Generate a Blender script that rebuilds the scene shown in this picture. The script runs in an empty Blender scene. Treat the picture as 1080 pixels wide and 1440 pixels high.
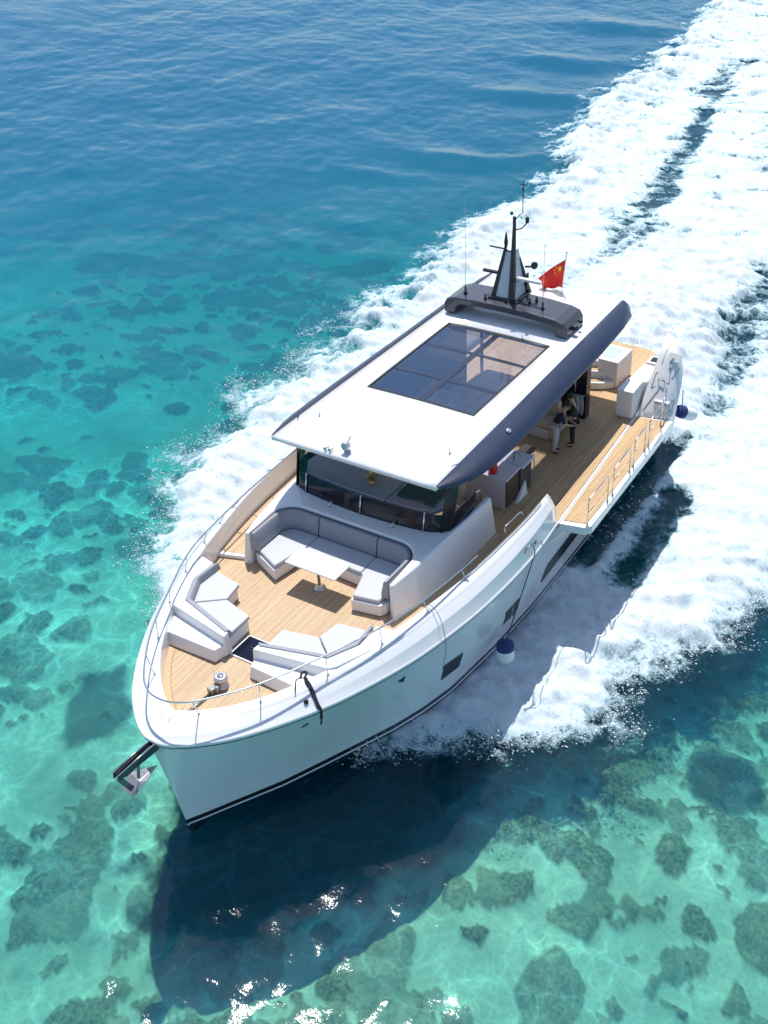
import bpy, bmesh, math, random
import numpy as np
from mathutils import Vector, Matrix
random.seed(7)
S = bpy.context.scene
COL = S.collection

# ---------------------------------------------------------------- camera
# The yacht is trimmed (bow up, heeled to starboard in its turn); BOAT maps boat axes
# (x forward, y port, z up, z=0 the deck) to the world (z=0 the sea).
N = np.array([.0105, .078, 1.]); N /= np.linalg.norm(N)
Xw = np.array([1., 0, 0]) - N[0] * N; Xw /= np.linalg.norm(Xw); Yw = np.cross(N, Xw)
BM = np.array([Xw, Yw, N]); SEAH = 3.243
BOAT = Matrix.Translation((0, 0, SEAH)) @ Matrix([list(r) for r in BM]).to_4x4()
yaw, pitch, roll, CF = 3.74892505, 0.612002811, -0.058838458, 1649.22
CP = (26.1475658, 14.6009034, 18.4341883)
fw = Vector((math.cos(yaw) * math.cos(pitch), math.sin(yaw) * math.cos(pitch), -math.sin(pitch)))
rt = fw.cross(Vector((0, 0, 1))).normalized(); up = rt.cross(fw)
r2 = math.cos(roll) * rt + math.sin(roll) * up; u2 = -math.sin(roll) * rt + math.cos(roll) * up
cd = bpy.data.cameras.new('camera'); cam = bpy.data.objects.new('camera', cd); COL.objects.link(cam)
cm = Matrix((r2, u2, -fw)).transposed().to_4x4(); cm.translation = CP
cam.matrix_world = BOAT @ cm
cd.sensor_fit = 'VERTICAL'; cd.sensor_height = 24.; cd.lens = 24. * CF / 1440.
cd.clip_start = .5; cd.clip_end = 20000
S.camera = cam

# ---------------------------------------------------------------- light
SUN_EL, SUN_AZ = math.radians(64.5), math.radians(-143.)
w = bpy.data.worlds.new('World'); S.world = w; w.use_nodes = True
nt = w.node_tree; nt.nodes.clear()
sk = nt.nodes.new('ShaderNodeTexSky'); sk.sky_type = 'NISHITA'; sk.sun_disc = False
sk.sun_elevation = SUN_EL; sk.sun_rotation = math.pi / 2 - SUN_AZ
sk.air_density = 1.; sk.dust_density = .6; sk.ozone_density = 1.5
bg = nt.nodes.new('ShaderNodeBackground'); bg.inputs[1].default_value = .13
wo = nt.nodes.new('ShaderNodeOutputWorld')
nt.links.new(sk.outputs[0], bg.inputs[0]); nt.links.new(bg.outputs[0], wo.inputs[0])
sl = bpy.data.lights.new('sun', 'SUN'); sl.energy = 4.1; sl.angle = math.radians(.55); sl.color = (1, .965, .91)
so = bpy.data.objects.new('sun', sl); COL.objects.link(so)
sd = Vector((math.cos(SUN_EL) * math.cos(SUN_AZ), math.cos(SUN_EL) * math.sin(SUN_AZ), math.sin(SUN_EL)))
so.rotation_euler = sd.to_track_quat('Z', 'Y').to_euler(); so.location = sd * 80
S.view_settings.view_transform = 'Standard'; S.view_settings.look = 'None'
S.view_settings.exposure = 0.29; S.view_settings.gamma = 1.; S.view_settings.use_curve_mapping = False
S.render.engine = 'CYCLES'
cy = S.cycles
cy.max_bounces = 8; cy.diffuse_bounces = 3; cy.glossy_bounces = 3; cy.transmission_bounces = 4
cy.transparent_max_bounces = 12; cy.volume_bounces = 3; cy.caustics_reflective = False; cy.caustics_refractive = False
cy.sample_clamp_indirect = 4.; cy.sample_clamp_direct = 8.; cy.use_denoising = True; cy.use_adaptive_sampling = True; cy.adaptive_threshold = .02

# ---------------------------------------------------------------- materials
class NT:
    def __init__(s, name, blend=False):
        s.m = bpy.data.materials.new(name); s.m.use_nodes = True
        s.t = s.m.node_tree; s.t.nodes.clear()
        s.out = s.t.nodes.new('ShaderNodeOutputMaterial')
    def n(s, kind, ins=None, **at):
        nd = s.t.nodes.new('ShaderNode' + kind)
        for k, v in at.items(): setattr(nd, k, v)
        for k, v in (ins or {}).items():
            i = nd.inputs[k]
            if isinstance(v, bpy.types.NodeSocket): s.t.links.new(v, i)
            else: i.default_value = v
        return nd
    def co(s, scale=(1, 1, 1), rot=(0, 0, 0), src='Object'):
        tc = s.n('TexCoord')
        return s.n('Mapping', {'Vector': tc.outputs[src], 'Scale': scale, 'Rotation': rot}).outputs[0]
    def noise(s, vec, scale, detail=4, rough=.55, dist=0., out='Fac'):
        return s.n('TexNoise', {'Vector': vec, 'Scale': scale, 'Detail': detail, 'Roughness': rough, 'Distortion': dist}).outputs[out]
    def ramp(s, fac, stops, interp='LINEAR'):
        r = s.n('ValToRGB', {'Fac': fac}); cr = r.color_ramp; cr.interpolation = interp
        while len(cr.elements) < len(stops): cr.elements.new(.5)
        for e, (p, c) in zip(cr.elements, stops):
            e.position = p; e.color = (c, c, c, 1) if isinstance(c, (int, float)) else (*c[:3], 1)
        return r.outputs[0]
    def math(s, op, a, b=0., c=0., clamp=False):
        return s.n('Math', {0: a, 1: b, 2: c}, operation=op, use_clamp=clamp).outputs[0]
    def mix(s, fac, a, b, mode='MIX'):
        nd = s.t.nodes.new('ShaderNodeMix'); nd.data_type = 'RGBA'; nd.blend_type = mode
        for i, v in ((0, fac), (6, a), (7, b)):
            if isinstance(v, bpy.types.NodeSocket): s.t.links.new(v, nd.inputs[i])
            else: nd.inputs[i].default_value = (*v[:3], 1) if hasattr(v, '__len__') else v
        return nd.outputs[2]
    def bump(s, h, strength=.3, dist=.02, nrm=None):
        i = {'Height': h, 'Strength': strength, 'Distance': dist}
        if nrm is not None: i['Normal'] = nrm
        return s.n('Bump', i).outputs[0]
    def pbr(s, **k):
        ins = {}
        for a, v in k.items():
            a = {'color': 'Base Color', 'rough': 'Roughness', 'metal': 'Metallic', 'normal': 'Normal', 'coat': 'Coat Weight',
                 'coat_rough': 'Coat Roughness', 'ior': 'IOR', 'alpha': 'Alpha', 'trans': 'Transmission Weight', 'sheen': 'Sheen Weight', 'spec': 'Specular IOR Level',
                 'sss': 'Subsurface Weight'}[a]
            if a == 'Base Color' and not isinstance(v, bpy.types.NodeSocket): v = (*v[:3], 1)
            ins[a] = v
        b = s.n('BsdfPrincipled', ins)
        s.t.links.new(b.outputs[0], s.out.inputs[0]); return b

def simple(name, col, rough=.4, metal=0., coat=0., var=.05, vs=3., bump=0., bs=200., spec=.5):
    m = NT(name); v = m.co(src='Object')
    n1 = m.noise(v, vs, 5, .6)
    lo = tuple(c * (1 - var) for c in col); hi = tuple(min(1, c * (1 + var)) for c in col)
    c = m.mix(n1, lo, hi)
    k = dict(color=c, rough=m.math('MULTIPLY_ADD', n1, .14, rough - .07, clamp=True), metal=metal, coat=coat, spec=spec)
    if bump: k['normal'] = m.bump(m.noise(v, bs, 3), bump, .003)
    m.pbr(**k); return m.m

def mat_teak(name, base=(.63, .435, .255), ang=0., pitch_=.058, dull=1.):
    m = NT(name); tc = m.n('TexCoord')
    mp = m.n('Mapping', {'Vector': tc.outputs['Object'], 'Rotation': (0, 0, ang)}).outputs[0]
    sx = m.n('SeparateXYZ', {0: mp})
    yy = m.math('DIVIDE', sx.outputs[1], pitch_)
    cell = m.math('FLOOR', yy); fr = m.math('FRACT', yy)
    off = m.n('TexWhiteNoise', {'W': cell}, noise_dimensions='1D').outputs[0]
    xx = m.math('MULTIPLY_ADD', off, 2.4, sx.outputs[0]); xb = m.math('DIVIDE', xx, 2.3)
    cellx = m.math('FLOOR', xb); frx = m.math('FRACT', xb)
    cv = m.n('CombineXYZ', {0: cell, 1: cellx}).outputs[0]
    rnd = m.n('TexWhiteNoise', {0: cv}, noise_dimensions='3D').outputs[0]
    grain = m.noise(m.n('Mapping', {'Vector': mp, 'Scale': (1.2, 26, 1)}).outputs[0], 3., 5, .6)
    big = m.noise(mp, .9, 4, .6)
    a = m.mix(rnd, tuple(c * .78 for c in base), tuple(c * 1.18 for c in base))
    a = m.mix(m.math('MULTIPLY', grain, .55), a, tuple(c * .6 for c in base))
    a = m.mix(m.math('MULTIPLY', big, .35), a, (base[0] * 1.05, base[1] * 1.08, base[2] * 1.25))
    seam = m.math('GREATER_THAN', m.math('ABSOLUTE', m.math('SUBTRACT', fr, .5)), .43)
    seamx = m.math('GREATER_THAN', m.math('ABSOLUTE', m.math('SUBTRACT', frx, .5)), .4985)
    sm = m.math('MAXIMUM', seam, seamx)
    a = m.mix(sm, a, (.10, .062, .035))
    m.pbr(color=a, rough=.62, normal=m.bump(m.math('SUBTRACT', 1., sm), .25, .004)); return m.m

M = {}
M['hullpaint'] = simple('pale_blue_white_paint', (.84, .79, .84), .2, coat=.8, var=.015, vs=.7)
M['gel'] = simple('white_gelcoat', (.80, .80, .80), .22, coat=.6, var=.02, vs=1.1)
M['gelsoft'] = simple('white_moulding', (.80, .795, .79), .38, var=.025, vs=1.5)
M['boot'] = simple('boot_stripe_paint', (.012, .014, .02), .22, coat=.4)
M['bottom'] = simple('antifouling_paint', (.01, .011, .014), .6)
M['beam'] = simple('dark_blue_paint', (.010, .018, .045), .3, coat=.3, var=.12, vs=2.)
M['arch'] = simple('charcoal_paint', (.048, .049, .062), .35, coat=.4, var=.08)
M['black'] = simple('black_plastic', (.012, .012, .014), .35)
M['steel'] = simple('polished_steel', (.68, .69, .70), .16, metal=1., var=.06)
M['dksteel'] = simple('weathered_steel', (.28, .27, .26), .38, metal=.9, var=.3, vs=14, bump=.4, bs=60)
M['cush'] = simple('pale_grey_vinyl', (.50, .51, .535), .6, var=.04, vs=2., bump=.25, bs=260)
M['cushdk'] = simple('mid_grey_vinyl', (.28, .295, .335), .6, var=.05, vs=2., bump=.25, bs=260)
M['piping'] = simple('grey_piping', (.09, .09, .11), .6)
M['tabletop'] = simple('white_table_laminate', (.82, .82, .80), .25, coat=.3, var=.015)
M['teak'] = mat_teak('teak_planks')
M['teakaft'] = mat_teak('aft_teak_planks', (.63, .41, .205), pitch_=.07)
M['teakborder'] = simple('teak_border', (.55, .36, .20), .62, var=.12, vs=9)
M['darkwood'] = simple('dark_walnut', (.05, .035, .02), .45, var=.4, vs=6)
M['cream'] = simple('cream_leather', (.62, .50, .38), .5, var=.06, vs=3)
M['mauve'] = simple('pale_taupe_panel', (.72, .66, .71), .5, var=.04)
M['red'] = simple('red_plastic', (.62, .02, .018), .32, coat=.3)
M['redflag'] = simple('red_bunting', (.70, .025, .015), .75, var=.12, vs=5)
M['yellow'] = simple('yellow_bunting', (.9, .62, .04), .75)
M['navy'] = simple('navy_fender_cover', (.02, .035, .15), .75, var=.2, vs=12)
M['fender'] = simple('white_fender_vinyl', (.78, .78, .80), .45, var=.05)
M['rope'] = simple('black_rope', (.015, .016, .025), .85, var=.3, vs=40)
M['ropegrey'] = simple('grey_rope', (.25, .25, .28), .85, var=.3, vs=40)
M['skin'] = simple('skin', (.52, .30, .20), .55, var=.08)
M['hair'] = simple('black_hair', (.012, .010, .009), .55)
M['navycloth'] = simple('navy_cloth', (.012, .016, .035), .85, var=.2, vs=8)
M['greycloth'] = simple('pale_grey_cloth', (.42, .42, .50), .85, var=.12, vs=8)
M['blackcloth'] = simple('black_cloth', (.012, .013, .016), .85, var=.2, vs=8)
M['gold'] = simple('gold_leaf', (.75, .45, .10), .35, metal=.7, var=.2, vs=9)
M['chrome'] = simple('galvanised_steel', (.50, .49, .53), .32, metal=.6, var=.2, vs=10)
M['mastwhite'] = simple('mast_white_panel', (.62, .63, .70), .4, var=.03)
M['frost'] = simple('frosted_glass', (.50, .60, .62), .15, coat=.8, var=.04)

def mat_glass(name, tint, dark, refl=1.45, share=.25):
    m = NT(name)
    fr = m.n('Fresnel', {'IOR': refl}).outputs[0]
    tr = m.n('BsdfTransparent', {'Color': (*tint, 1)}).outputs[0]
    df = m.n('BsdfDiffuse', {'Color': (*dark, 1)}).outputs[0]
    gl = m.n('BsdfGlossy', {'Color': (1, 1, 1, 1), 'Roughness': .02}).outputs[0]
    base = m.n('MixShader', {0: share, 1: tr, 2: df}).outputs[0]
    mx = m.n('MixShader', {0: fr, 1: base, 2: gl}).outputs[0]
    m.t.links.new(mx, m.out.inputs[0]); return m.m
M['roofglass'] = mat_glass('tinted_roof_glass_sky_sheen', (.78, .82, .90), (.07, .14, .29), 1.5, .30)  # blue diffuse share paints a sky reflection into the tinted panes
M['winglass'] = mat_glass('tinted_windscreen_glass', (.85, .85, .9), (.02, .025, .04), 1.35, .06)
M['darkpane'] = simple('dark_window_pane', (.008, .010, .018), .22, var=.1, spec=.12)
M['blackglass'] = simple('black_glass', (.006, .009, .022), .08, var=.1, spec=.3)

# ---------------------------------------------------------------- noise for the sea
_rs = np.random.RandomState(11); _P = _rs.permutation(4096).astype(np.int64)
_G = np.stack([np.cos(_rs.rand(4096) * 6.2832), np.sin(_rs.rand(4096) * 6.2832)], -1)
_a = _rs.rand(4096) * 6.2832; _G = np.stack([np.cos(_a), np.sin(_a)], -1)
def gn(x, y, seed=0):
    x = x + seed * 17.31; y = y + seed * 9.73
    xi = np.floor(x).astype(np.int64); yi = np.floor(y).astype(np.int64); fx = x - xi; fy = y - yi
    u = fx * fx * fx * (fx * (fx * 6 - 15) + 10); v = fy * fy * fy * (fy * (fy * 6 - 15) + 10)
    def g(ix, iy, dx, dy):
        q = _G[_P[(_P[(ix + seed * 131) & 4095] + iy) & 4095]]
        return q[..., 0] * dx + q[..., 1] * dy
    a = g(xi, yi, fx, fy); b = g(xi + 1, yi, fx - 1, fy); c = g(xi, yi + 1, fx, fy - 1); d = g(xi + 1, yi + 1, fx - 1, fy - 1)
    return 1.5 * ((a * (1 - u) + b * u) * (1 - v) + (c * (1 - u) + d * u) * v)
def fbm(x, y, o=4, seed=0, g=.5):
    r = 0.; A = 1.; f = 1.
    for i in range(o): r = r + A * gn(x * f, y * f, seed + i); A *= g; f *= 2.03
    return r
def sstep(a, b, x):
    t = np.clip((x - a) / (b - a), 0, 1); return t * t * (3 - 2 * t)

def grid_mesh(name, xs, ys, Z, mat, keep=None, attrs=None, smooth=True):
    nx, ny = len(xs), len(ys)
    X, Y = np.meshgrid(xs, ys, indexing='ij')
    idx = np.arange(nx * ny).reshape(nx, ny)
    q = np.stack([idx[:-1, :-1], idx[1:, :-1], idx[1:, 1:], idx[:-1, 1:]], -1).reshape(-1, 4)
    co = np.stack([X, Y, Z], -1).reshape(-1, 3)
    at = {k: v.reshape(-1) for k, v in (attrs or {}).items()}
    if keep is not None:
        k = keep[:-1, :-1] | keep[1:, :-1] | keep[1:, 1:] | keep[:-1, 1:]
        q = q[k.reshape(-1)]
        used = np.zeros(len(co), bool); used[q.ravel()] = True
        mp = np.cumsum(used) - 1; q = mp[q]; co = co[used]; at = {a: v[used] for a, v in at.items()}
    me = bpy.data.meshes.new(name)
    me.vertices.add(len(co)); me.vertices.foreach_set('co', co.astype(np.float32).ravel())
    me.loops.add(q.size); me.loops.foreach_set('vertex_index', q.astype(np.int32).ravel())
    me.polygons.add(len(q)); me.polygons.foreach_set('loop_start', (np.arange(len(q)) * 4).astype(np.int32))
    try: me.polygons.foreach_set('loop_total', np.full(len(q), 4, np.int32))
    except Exception: pass
    me.polygons.foreach_set('use_smooth', np.full(len(q), smooth))
    me.update(calc_edges=True); me.validate()
    for a, v in at.items():
        A = me.attributes.new(a, 'FLOAT', 'POINT'); A.data.foreach_set('value', v.astype(np.float32))
    me.materials.append(mat)
    o = bpy.data.objects.new(name, me); COL.objects.link(o); return o

# wake outline in world metres: outer edge on the starboard and on the port side
SX = [-70, -61, -51, -40, -33, -27, -24, -20, -17, -13, -10, -7, -3.8, -1.3, 0, 2.3, 3.8, 4.6, 6, 7.4, 8.4, 9.4, 10.3, 11]
SY = [-17, -15.2, -14, -13.6, -13.2, -10.6, -10.2, -11.3, -11.2, -10.8, -11.3, -10.9, -10.1, -10.4, -9.4, -9.8, -9.4, -8.4, -8.1, -7.1, -5.8, -4.6, -3.2, -2.2]
PX = [-70, -30, -20, -10, -4, -.9, 0, 1.1, 2, 3.5, 4.6, 5.9, 6.4, 7.1, 7.6, 8.3, 9.2, 9.9, 10.8]
PY = [17, 14, 12.5, 11, 9.9, 9.2, 8.5, 8.9, 7.7, 6.9, 7.4, 7.1, 6.4, 5.4, 4.6, 4.4, 3.1, 1.9, 1.0]
CX = [-70, -40, -30, -20, -14, -9, -6]            # middle of the churned centre band
CY = [-6.5, -3.8, -2.2, -.6, .2, .8, .8]
def wake_density(x, y):
    wob = .55 * fbm(x * .45, y * .45, 4, 3) + .25 * fbm(x * 1.6, y * 1.6, 3, 9)
    far = sstep(-8, -40, x)
    yS = np.interp(x, SX, SY); yP = np.interp(x, PX, PY)
    ins = np.minimum(y - yS, yP - y) + wob * (1 + .6 * far)
    ins = np.minimum(ins, (11.2 - x) * 1.2)
    d = .42 + ins * .55
    d = np.minimum(d, 1.2)
    cy_ = np.interp(x, CX, CY)
    # bands of clear water between the bow waves and the churned centre
    def band(c, wd, x0, x1, amt, seed):
        t = (y - c + .5 * fbm(x * .3, y * .6, 3, seed)) / wd
        return amt * np.exp(-t * t) * sstep(x0, x0 - 3, x) * sstep(x1, x1 + 4, x)
    d = d - band(np.interp(x, [-45, -40, -30, -26, -18], [-8.4, -7.3, -5.5, -4.8, -4.0]), .8, -18.5, -52, .82, 21)
    d = d - band(np.interp(x, [-60, -30, -20, -11, -6], [2., 3.0, 2.7, 3.8, 4.3]), np.where(x > -14, .7, 1.1), -7.5, -60, np.where(x > -13, .5, .78), 22)
    gap = .8 * np.exp(-((y - 5.0 - .25 * fbm(x * .5, y * .5, 2, 33)) / .62) ** 2) * sstep(1.3, -.2, x) * sstep(-6.0, -4.6, x)
    d = d - 1.35 * gap
    d = d - 1.2 * sstep(4.35, 3.9, y) * sstep(2.8, 3.2, y) * sstep(1., -.4, x) * sstep(-9, -7, x)
    d = d - .55 * np.exp(-(((x + 15.5) / 1.6) ** 2 + ((y + 5.2) / 1.3) ** 2))
    d = d - .75 * np.exp(-(((x + 9) / 5.5) ** 2 + ((y + 9.6) / 1.2) ** 2)) * (.6 + fbm(x * .8, y * .8, 3, 41))
    d = d + .3 * fbm(x * .55 + .3 * y, y * .9, 5, 5, .6) * (.6 + .9 * far)
    s_ = -.53 * x + .85 * y; t_ = .85 * x + .53 * y        # torn streaks lie across the track
    st = fbm(s_ * .33 + .3 * fbm(x * .5, y * .5, 2, 61), t_ * 1.15, 4, 51, .6)
    core = np.exp(-((y - cy_) / 2.2) ** 2) * sstep(-34, -12, x)
    hug = np.exp(-((np.abs(y) - 3.6) / 2.2) ** 2) * sstep(-8, 1, x)
    d = d - (.26 + .22 * far) * sstep(.0, .55, st) * (1 - .8 * core) * (1 - .75 * hug)
    thin = np.exp(-((x - 9.8) / 1.5) ** 2) * .18
    return d - thin
def swell(x, y):
    h = .09 * fbm(x * .13 + 3, y * .17, 3, 50) + .034 * fbm(x * .42, y * .5, 3, 60) + .022 * fbm(x * 1.25, y * 1.5, 2, 70)
    # divergent wave crests trailing off the starboard quarter
    for (cx, cy0, L, amp, wd) in ((-13.5, -13.4, 2.2, .22, .9), (-16.5, -15.2, 2.2, .15, .9), (-26, -15.6, 2.6, .4, 1.), (-37, -16.6, 3, .42, 1.1), (-44, -18, 3.2, .4, 1.2), (-53, -18.5, 3.5, .4, 1.3), (-22, -18, 2.5, .18, .9)):
        u_ = (x - cx) * -.35 + (y - cy0) * .94; v_ = (x - cx) * .94 + (y - cy0) * .35 + .12 * u_ * u_ / L
        h = h + .6 * amp * np.exp(-(u_ / L) ** 2) * (np.exp(-(v_ / wd) ** 2) - .45 * np.exp(-((v_ - 1.7 * wd) / (1.1 * wd)) ** 2))
    # port side bow wave edge
    h = h + .18 * np.exp(-((y - np.interp(x, PX, PY) - .7) / .9) ** 2) * sstep(8, 4, x)
    # trough along the hull, hollow behind the transom
    return h

# ---------------------------------------------------------------- sea
def mat_sea():
    m = NT('sea_water')
    tc = m.n('TexCoord').outputs['Object']
    v1 = m.n('Mapping', {'Vector': tc, 'Scale': (1., .8, 1.), 'Rotation': (0, 0, .6)}).outputs[0]
    a = m.noise(v1, 1.3, 3, .55, .3); b = m.noise(v1, 4.2, 4, .6, .4); c = m.noise(v1, 13., 3, .6, .3)
    h = m.math('ADD', m.math('MULTIPLY', a, .75), m.math('MULTIPLY_ADD', b, .27, m.math('MULTIPLY', c, .10)))
    sx = m.n('SeparateXYZ', {0: tc})
    calm = m.math('MULTIPLY_ADD', sx.outputs[0], -.008, .27, clamp=True)      # choppier out to sea, calmer over the shallows
    nrm = m.bump(h, m.math('MAXIMUM', calm, .13), .10)
    fr = m.n('Fresnel', {'IOR': 1.333, 'Normal': nrm}).outputs[0]
    # caustics painted as a net of bright lines in the surface's transparent colour
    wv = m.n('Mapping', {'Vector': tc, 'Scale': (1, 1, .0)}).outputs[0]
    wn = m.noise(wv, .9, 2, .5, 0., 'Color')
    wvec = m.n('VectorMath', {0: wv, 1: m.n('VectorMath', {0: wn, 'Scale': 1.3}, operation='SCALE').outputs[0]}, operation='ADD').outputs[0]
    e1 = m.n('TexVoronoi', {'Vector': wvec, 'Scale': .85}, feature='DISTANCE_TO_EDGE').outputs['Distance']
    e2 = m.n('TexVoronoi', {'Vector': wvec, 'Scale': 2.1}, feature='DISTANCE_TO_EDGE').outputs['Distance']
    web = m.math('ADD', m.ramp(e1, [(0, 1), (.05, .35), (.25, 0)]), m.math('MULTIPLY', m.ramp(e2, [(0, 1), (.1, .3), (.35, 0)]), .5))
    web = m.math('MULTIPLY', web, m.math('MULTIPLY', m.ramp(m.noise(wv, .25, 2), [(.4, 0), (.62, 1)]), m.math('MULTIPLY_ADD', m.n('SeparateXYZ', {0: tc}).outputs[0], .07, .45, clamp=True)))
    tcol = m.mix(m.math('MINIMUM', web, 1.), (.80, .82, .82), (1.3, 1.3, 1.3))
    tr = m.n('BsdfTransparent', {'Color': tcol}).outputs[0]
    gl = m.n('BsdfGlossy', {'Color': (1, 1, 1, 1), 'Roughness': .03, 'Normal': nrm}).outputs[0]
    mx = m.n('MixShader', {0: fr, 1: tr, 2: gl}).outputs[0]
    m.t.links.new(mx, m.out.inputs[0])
    va = m.n('VolumeAbsorption', {'Color': (.0, .84, .915, 1), 'Density': .29}).outputs[0]
    vs = m.n('VolumeScatter', {'Color': (.05, .52, 1., 1), 'Density': .084, 'Anisotropy': 0.}).outputs[0]
    ad = m.n('AddShader', {0: va, 1: vs}).outputs[0]
    m.t.links.new(ad, m.out.inputs[1]); return m.m

def axis(a, b, st, far, g=1.09):
    core = np.arange(a, b, st); lo = []; hi = []; s_ = st; p = a
    while p > -far: s_ *= g; p -= s_; lo.append(p)
    s_ = st; p = core[-1]
    while p < far: s_ *= g; p += s_; hi.append(p)
    return np.concatenate([lo[::-1], core, hi])
xs = axis(-66, 22, .19, 5000); ys = axis(-46, 16, .19, 5000)
X, Y = np.meshgrid(xs, ys, indexing='ij')
fade = 1 - sstep(150, 500, np.hypot(X, Y))
Z = swell(X, Y) * fade
sea = grid_mesh('sea', xs, ys, Z, mat_sea()); sea['kind'] = 'structure'
# close the body of water below: sides and bottom well under the seabed
me = sea.data; bmx = bmesh.new(); bmx.from_mesh(me)
be = [e for e in bmx.edges if e.is_boundary]
r = bmesh.ops.extrude_edge_only(bmx, edges=be); nv = [v for v in r['geom'] if isinstance(v, bmesh.types.BMVert)]
for v in nv: v.co.z = -60
ne = [e for e in r['geom'] if isinstance(e, bmesh.types.BMEdge) and e.is_boundary]
bmesh.ops.contextual_create(bmx, geom=ne)
bmesh.ops.recalc_face_normals(bmx, faces=bmx.faces)
for f in bmx.faces:
    if f.calc_center_median().z < -5: f.smooth = False
bmx.to_mesh(me); bmx.free()

# seabed: sand with coral heads, shelving away from the shore
def bed_depth(x, y):
    away = (22 - x) * .80 + (8 - y) * .55          # metres out to sea
    return -2.35 - 1.9 * sstep(12, 36, away) - 9 * sstep(32, 96, away) - 12 * sstep(70, 180, away)
bx = axis(-22, 24, .14, 5000, 1.07); by = axis(-30, 19, .14, 5000, 1.07)
BX, BY = np.meshgrid(bx, by, indexing='ij')
wx = BX + .24 * fbm(BX * .8, BY * .8, 3, 150); wy = BY + .24 * fbm(BX * .8 + 40, BY * .8, 3, 160)
dome = np.zeros_like(BX); tone = np.zeros_like(BX)
_r = np.random.RandomState(3)
def heads(n, x0, x1, y0, y1, ra, rb):
    for k in range(n):
        cx, cy0 = _r.uniform(x0, x1), _r.uniform(y0, y1); dens = fbm(np.array([cx * .12]), np.array([cy0 * .12]), 2, 170)[0]
        R0 = ra + (rb - ra) * _r.rand() ** 2.2; tv = _r.rand()
        if _r.rand() > .62 + 1.1 * dens: continue
        i0, i1 = np.searchsorted(bx, [cx - R0 * 2.2, cx + R0 * 2.2]); j0, j1 = np.searchsorted(by, [cy0 - R0 * 2.2, cy0 + R0 * 2.2])
        if i1 - i0 < 2 or j1 - j0 < 2: continue
        e = .75 + .5 * _r.rand(); a = _r.rand() * 3.14; X_ = wx[i0:i1, j0:j1] - cx; Y_ = wy[i0:i1, j0:j1] - cy0
        r = np.hypot((X_ * math.cos(a) + Y_ * math.sin(a)) * e, (-X_ * math.sin(a) + Y_ * math.cos(a)) / e) / R0
        d = np.sqrt(np.clip(1.06 - r * r, 0, 1)); m_ = d > dome[i0:i1, j0:j1]
        dome[i0:i1, j0:j1] = np.where(m_, d, dome[i0:i1, j0:j1]); tone[i0:i1, j0:j1] = np.where(m_, tv, tone[i0:i1, j0:j1])
heads(5200, -22, 24, -30, 19, .12, .62); heads(330, -22, 24, -30, 19, .6, 1.0); heads(2600, -75, -15, -75, 19, .4, 1.5)
cor = sstep(.0, .45, dome)
# bow shadow deepened by a dark patch in the bed colour, plus two reef patches
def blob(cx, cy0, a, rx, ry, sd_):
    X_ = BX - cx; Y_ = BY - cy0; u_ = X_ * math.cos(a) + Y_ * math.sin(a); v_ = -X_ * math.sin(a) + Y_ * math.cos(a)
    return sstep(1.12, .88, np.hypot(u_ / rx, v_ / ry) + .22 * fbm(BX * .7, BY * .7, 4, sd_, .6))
bow_shade_reef = np.maximum.reduce([blob(10.6, 1.6, -.52, 5.2, 2.5, 210), blob(3.6, 10.0, .3, 1.2, 1.0, 220) * .8, blob(10.7, -6.3, .5, 1.6, .9, 230) * .75])
far_ = 1 - sstep(120, 400, np.hypot(BX, BY))
BZ = bed_depth(BX, BY) + (.25 * fbm(BX * .09, BY * .09, 2, 100) + dome * .17 + cor * .09 * fbm(BX * 2.3, BY * 2.3, 3, 110) + .04 * fbm(BX * 1.1, BY * 1.1, 2, 120)) * far_
def mat_bed():
    m = NT('seabed_sand_and_coral'); v = m.co()
    at = m.n('Attribute', attribute_name='coral').outputs['Fac']
    n1 = m.noise(v, 2.2, 6, .65, .5); n2 = m.noise(v, .5, 4, .6); n3 = m.noise(v, 9., 4, .6)
    tn = m.n('Attribute', attribute_name='tone').outputs['Fac']
    k = m.math('ADD', at, m.math('MULTIPLY_ADD', n1, 1.1, -.55))
    k = m.ramp(k, [(.12, 0), (.8, 1)])
    weed = m.ramp(m.noise(v, .33, 5, .65, .6), [(.5, 0), (.66, 1)])
    k = m.math('MAXIMUM', m.math('MULTIPLY', k, m.math('MULTIPLY_ADD', tn, .35, .68)), m.math('MULTIPLY', weed, .38))
    sand = m.mix(n2, (.52, .50, .36), (.76, .74, .53)); sand = m.mix(m.math('MULTIPLY', m.ramp(n3, [(.45, 0), (.7, 1)]), .35), sand, (.32, .30, .22))
    cc = m.mix(m.ramp(n3, [(.35, 0), (.7, 1)]), (.055, .055, .028), (.33, .30, .15))
    col = m.mix(m.math('MULTIPLY', k, .93), sand, cc)
    gs = m.n('Attribute', attribute_name='bow_shade_reef').outputs['Fac']; col = m.mix(m.math('MULTIPLY', gs, .97), col, m.mix(n3, (.006, .012, .006), (.03, .045, .018)))
    m.pbr(color=col, rough=1., spec=0., normal=m.bump(n1, .5, .1)); return m.m
bed = grid_mesh('seabed', bx, by, BZ, mat_bed(), attrs={'coral': cor, 'tone': tone, 'bow_shade_reef': bow_shade_reef}); bed['kind'] = 'structure'

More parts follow.
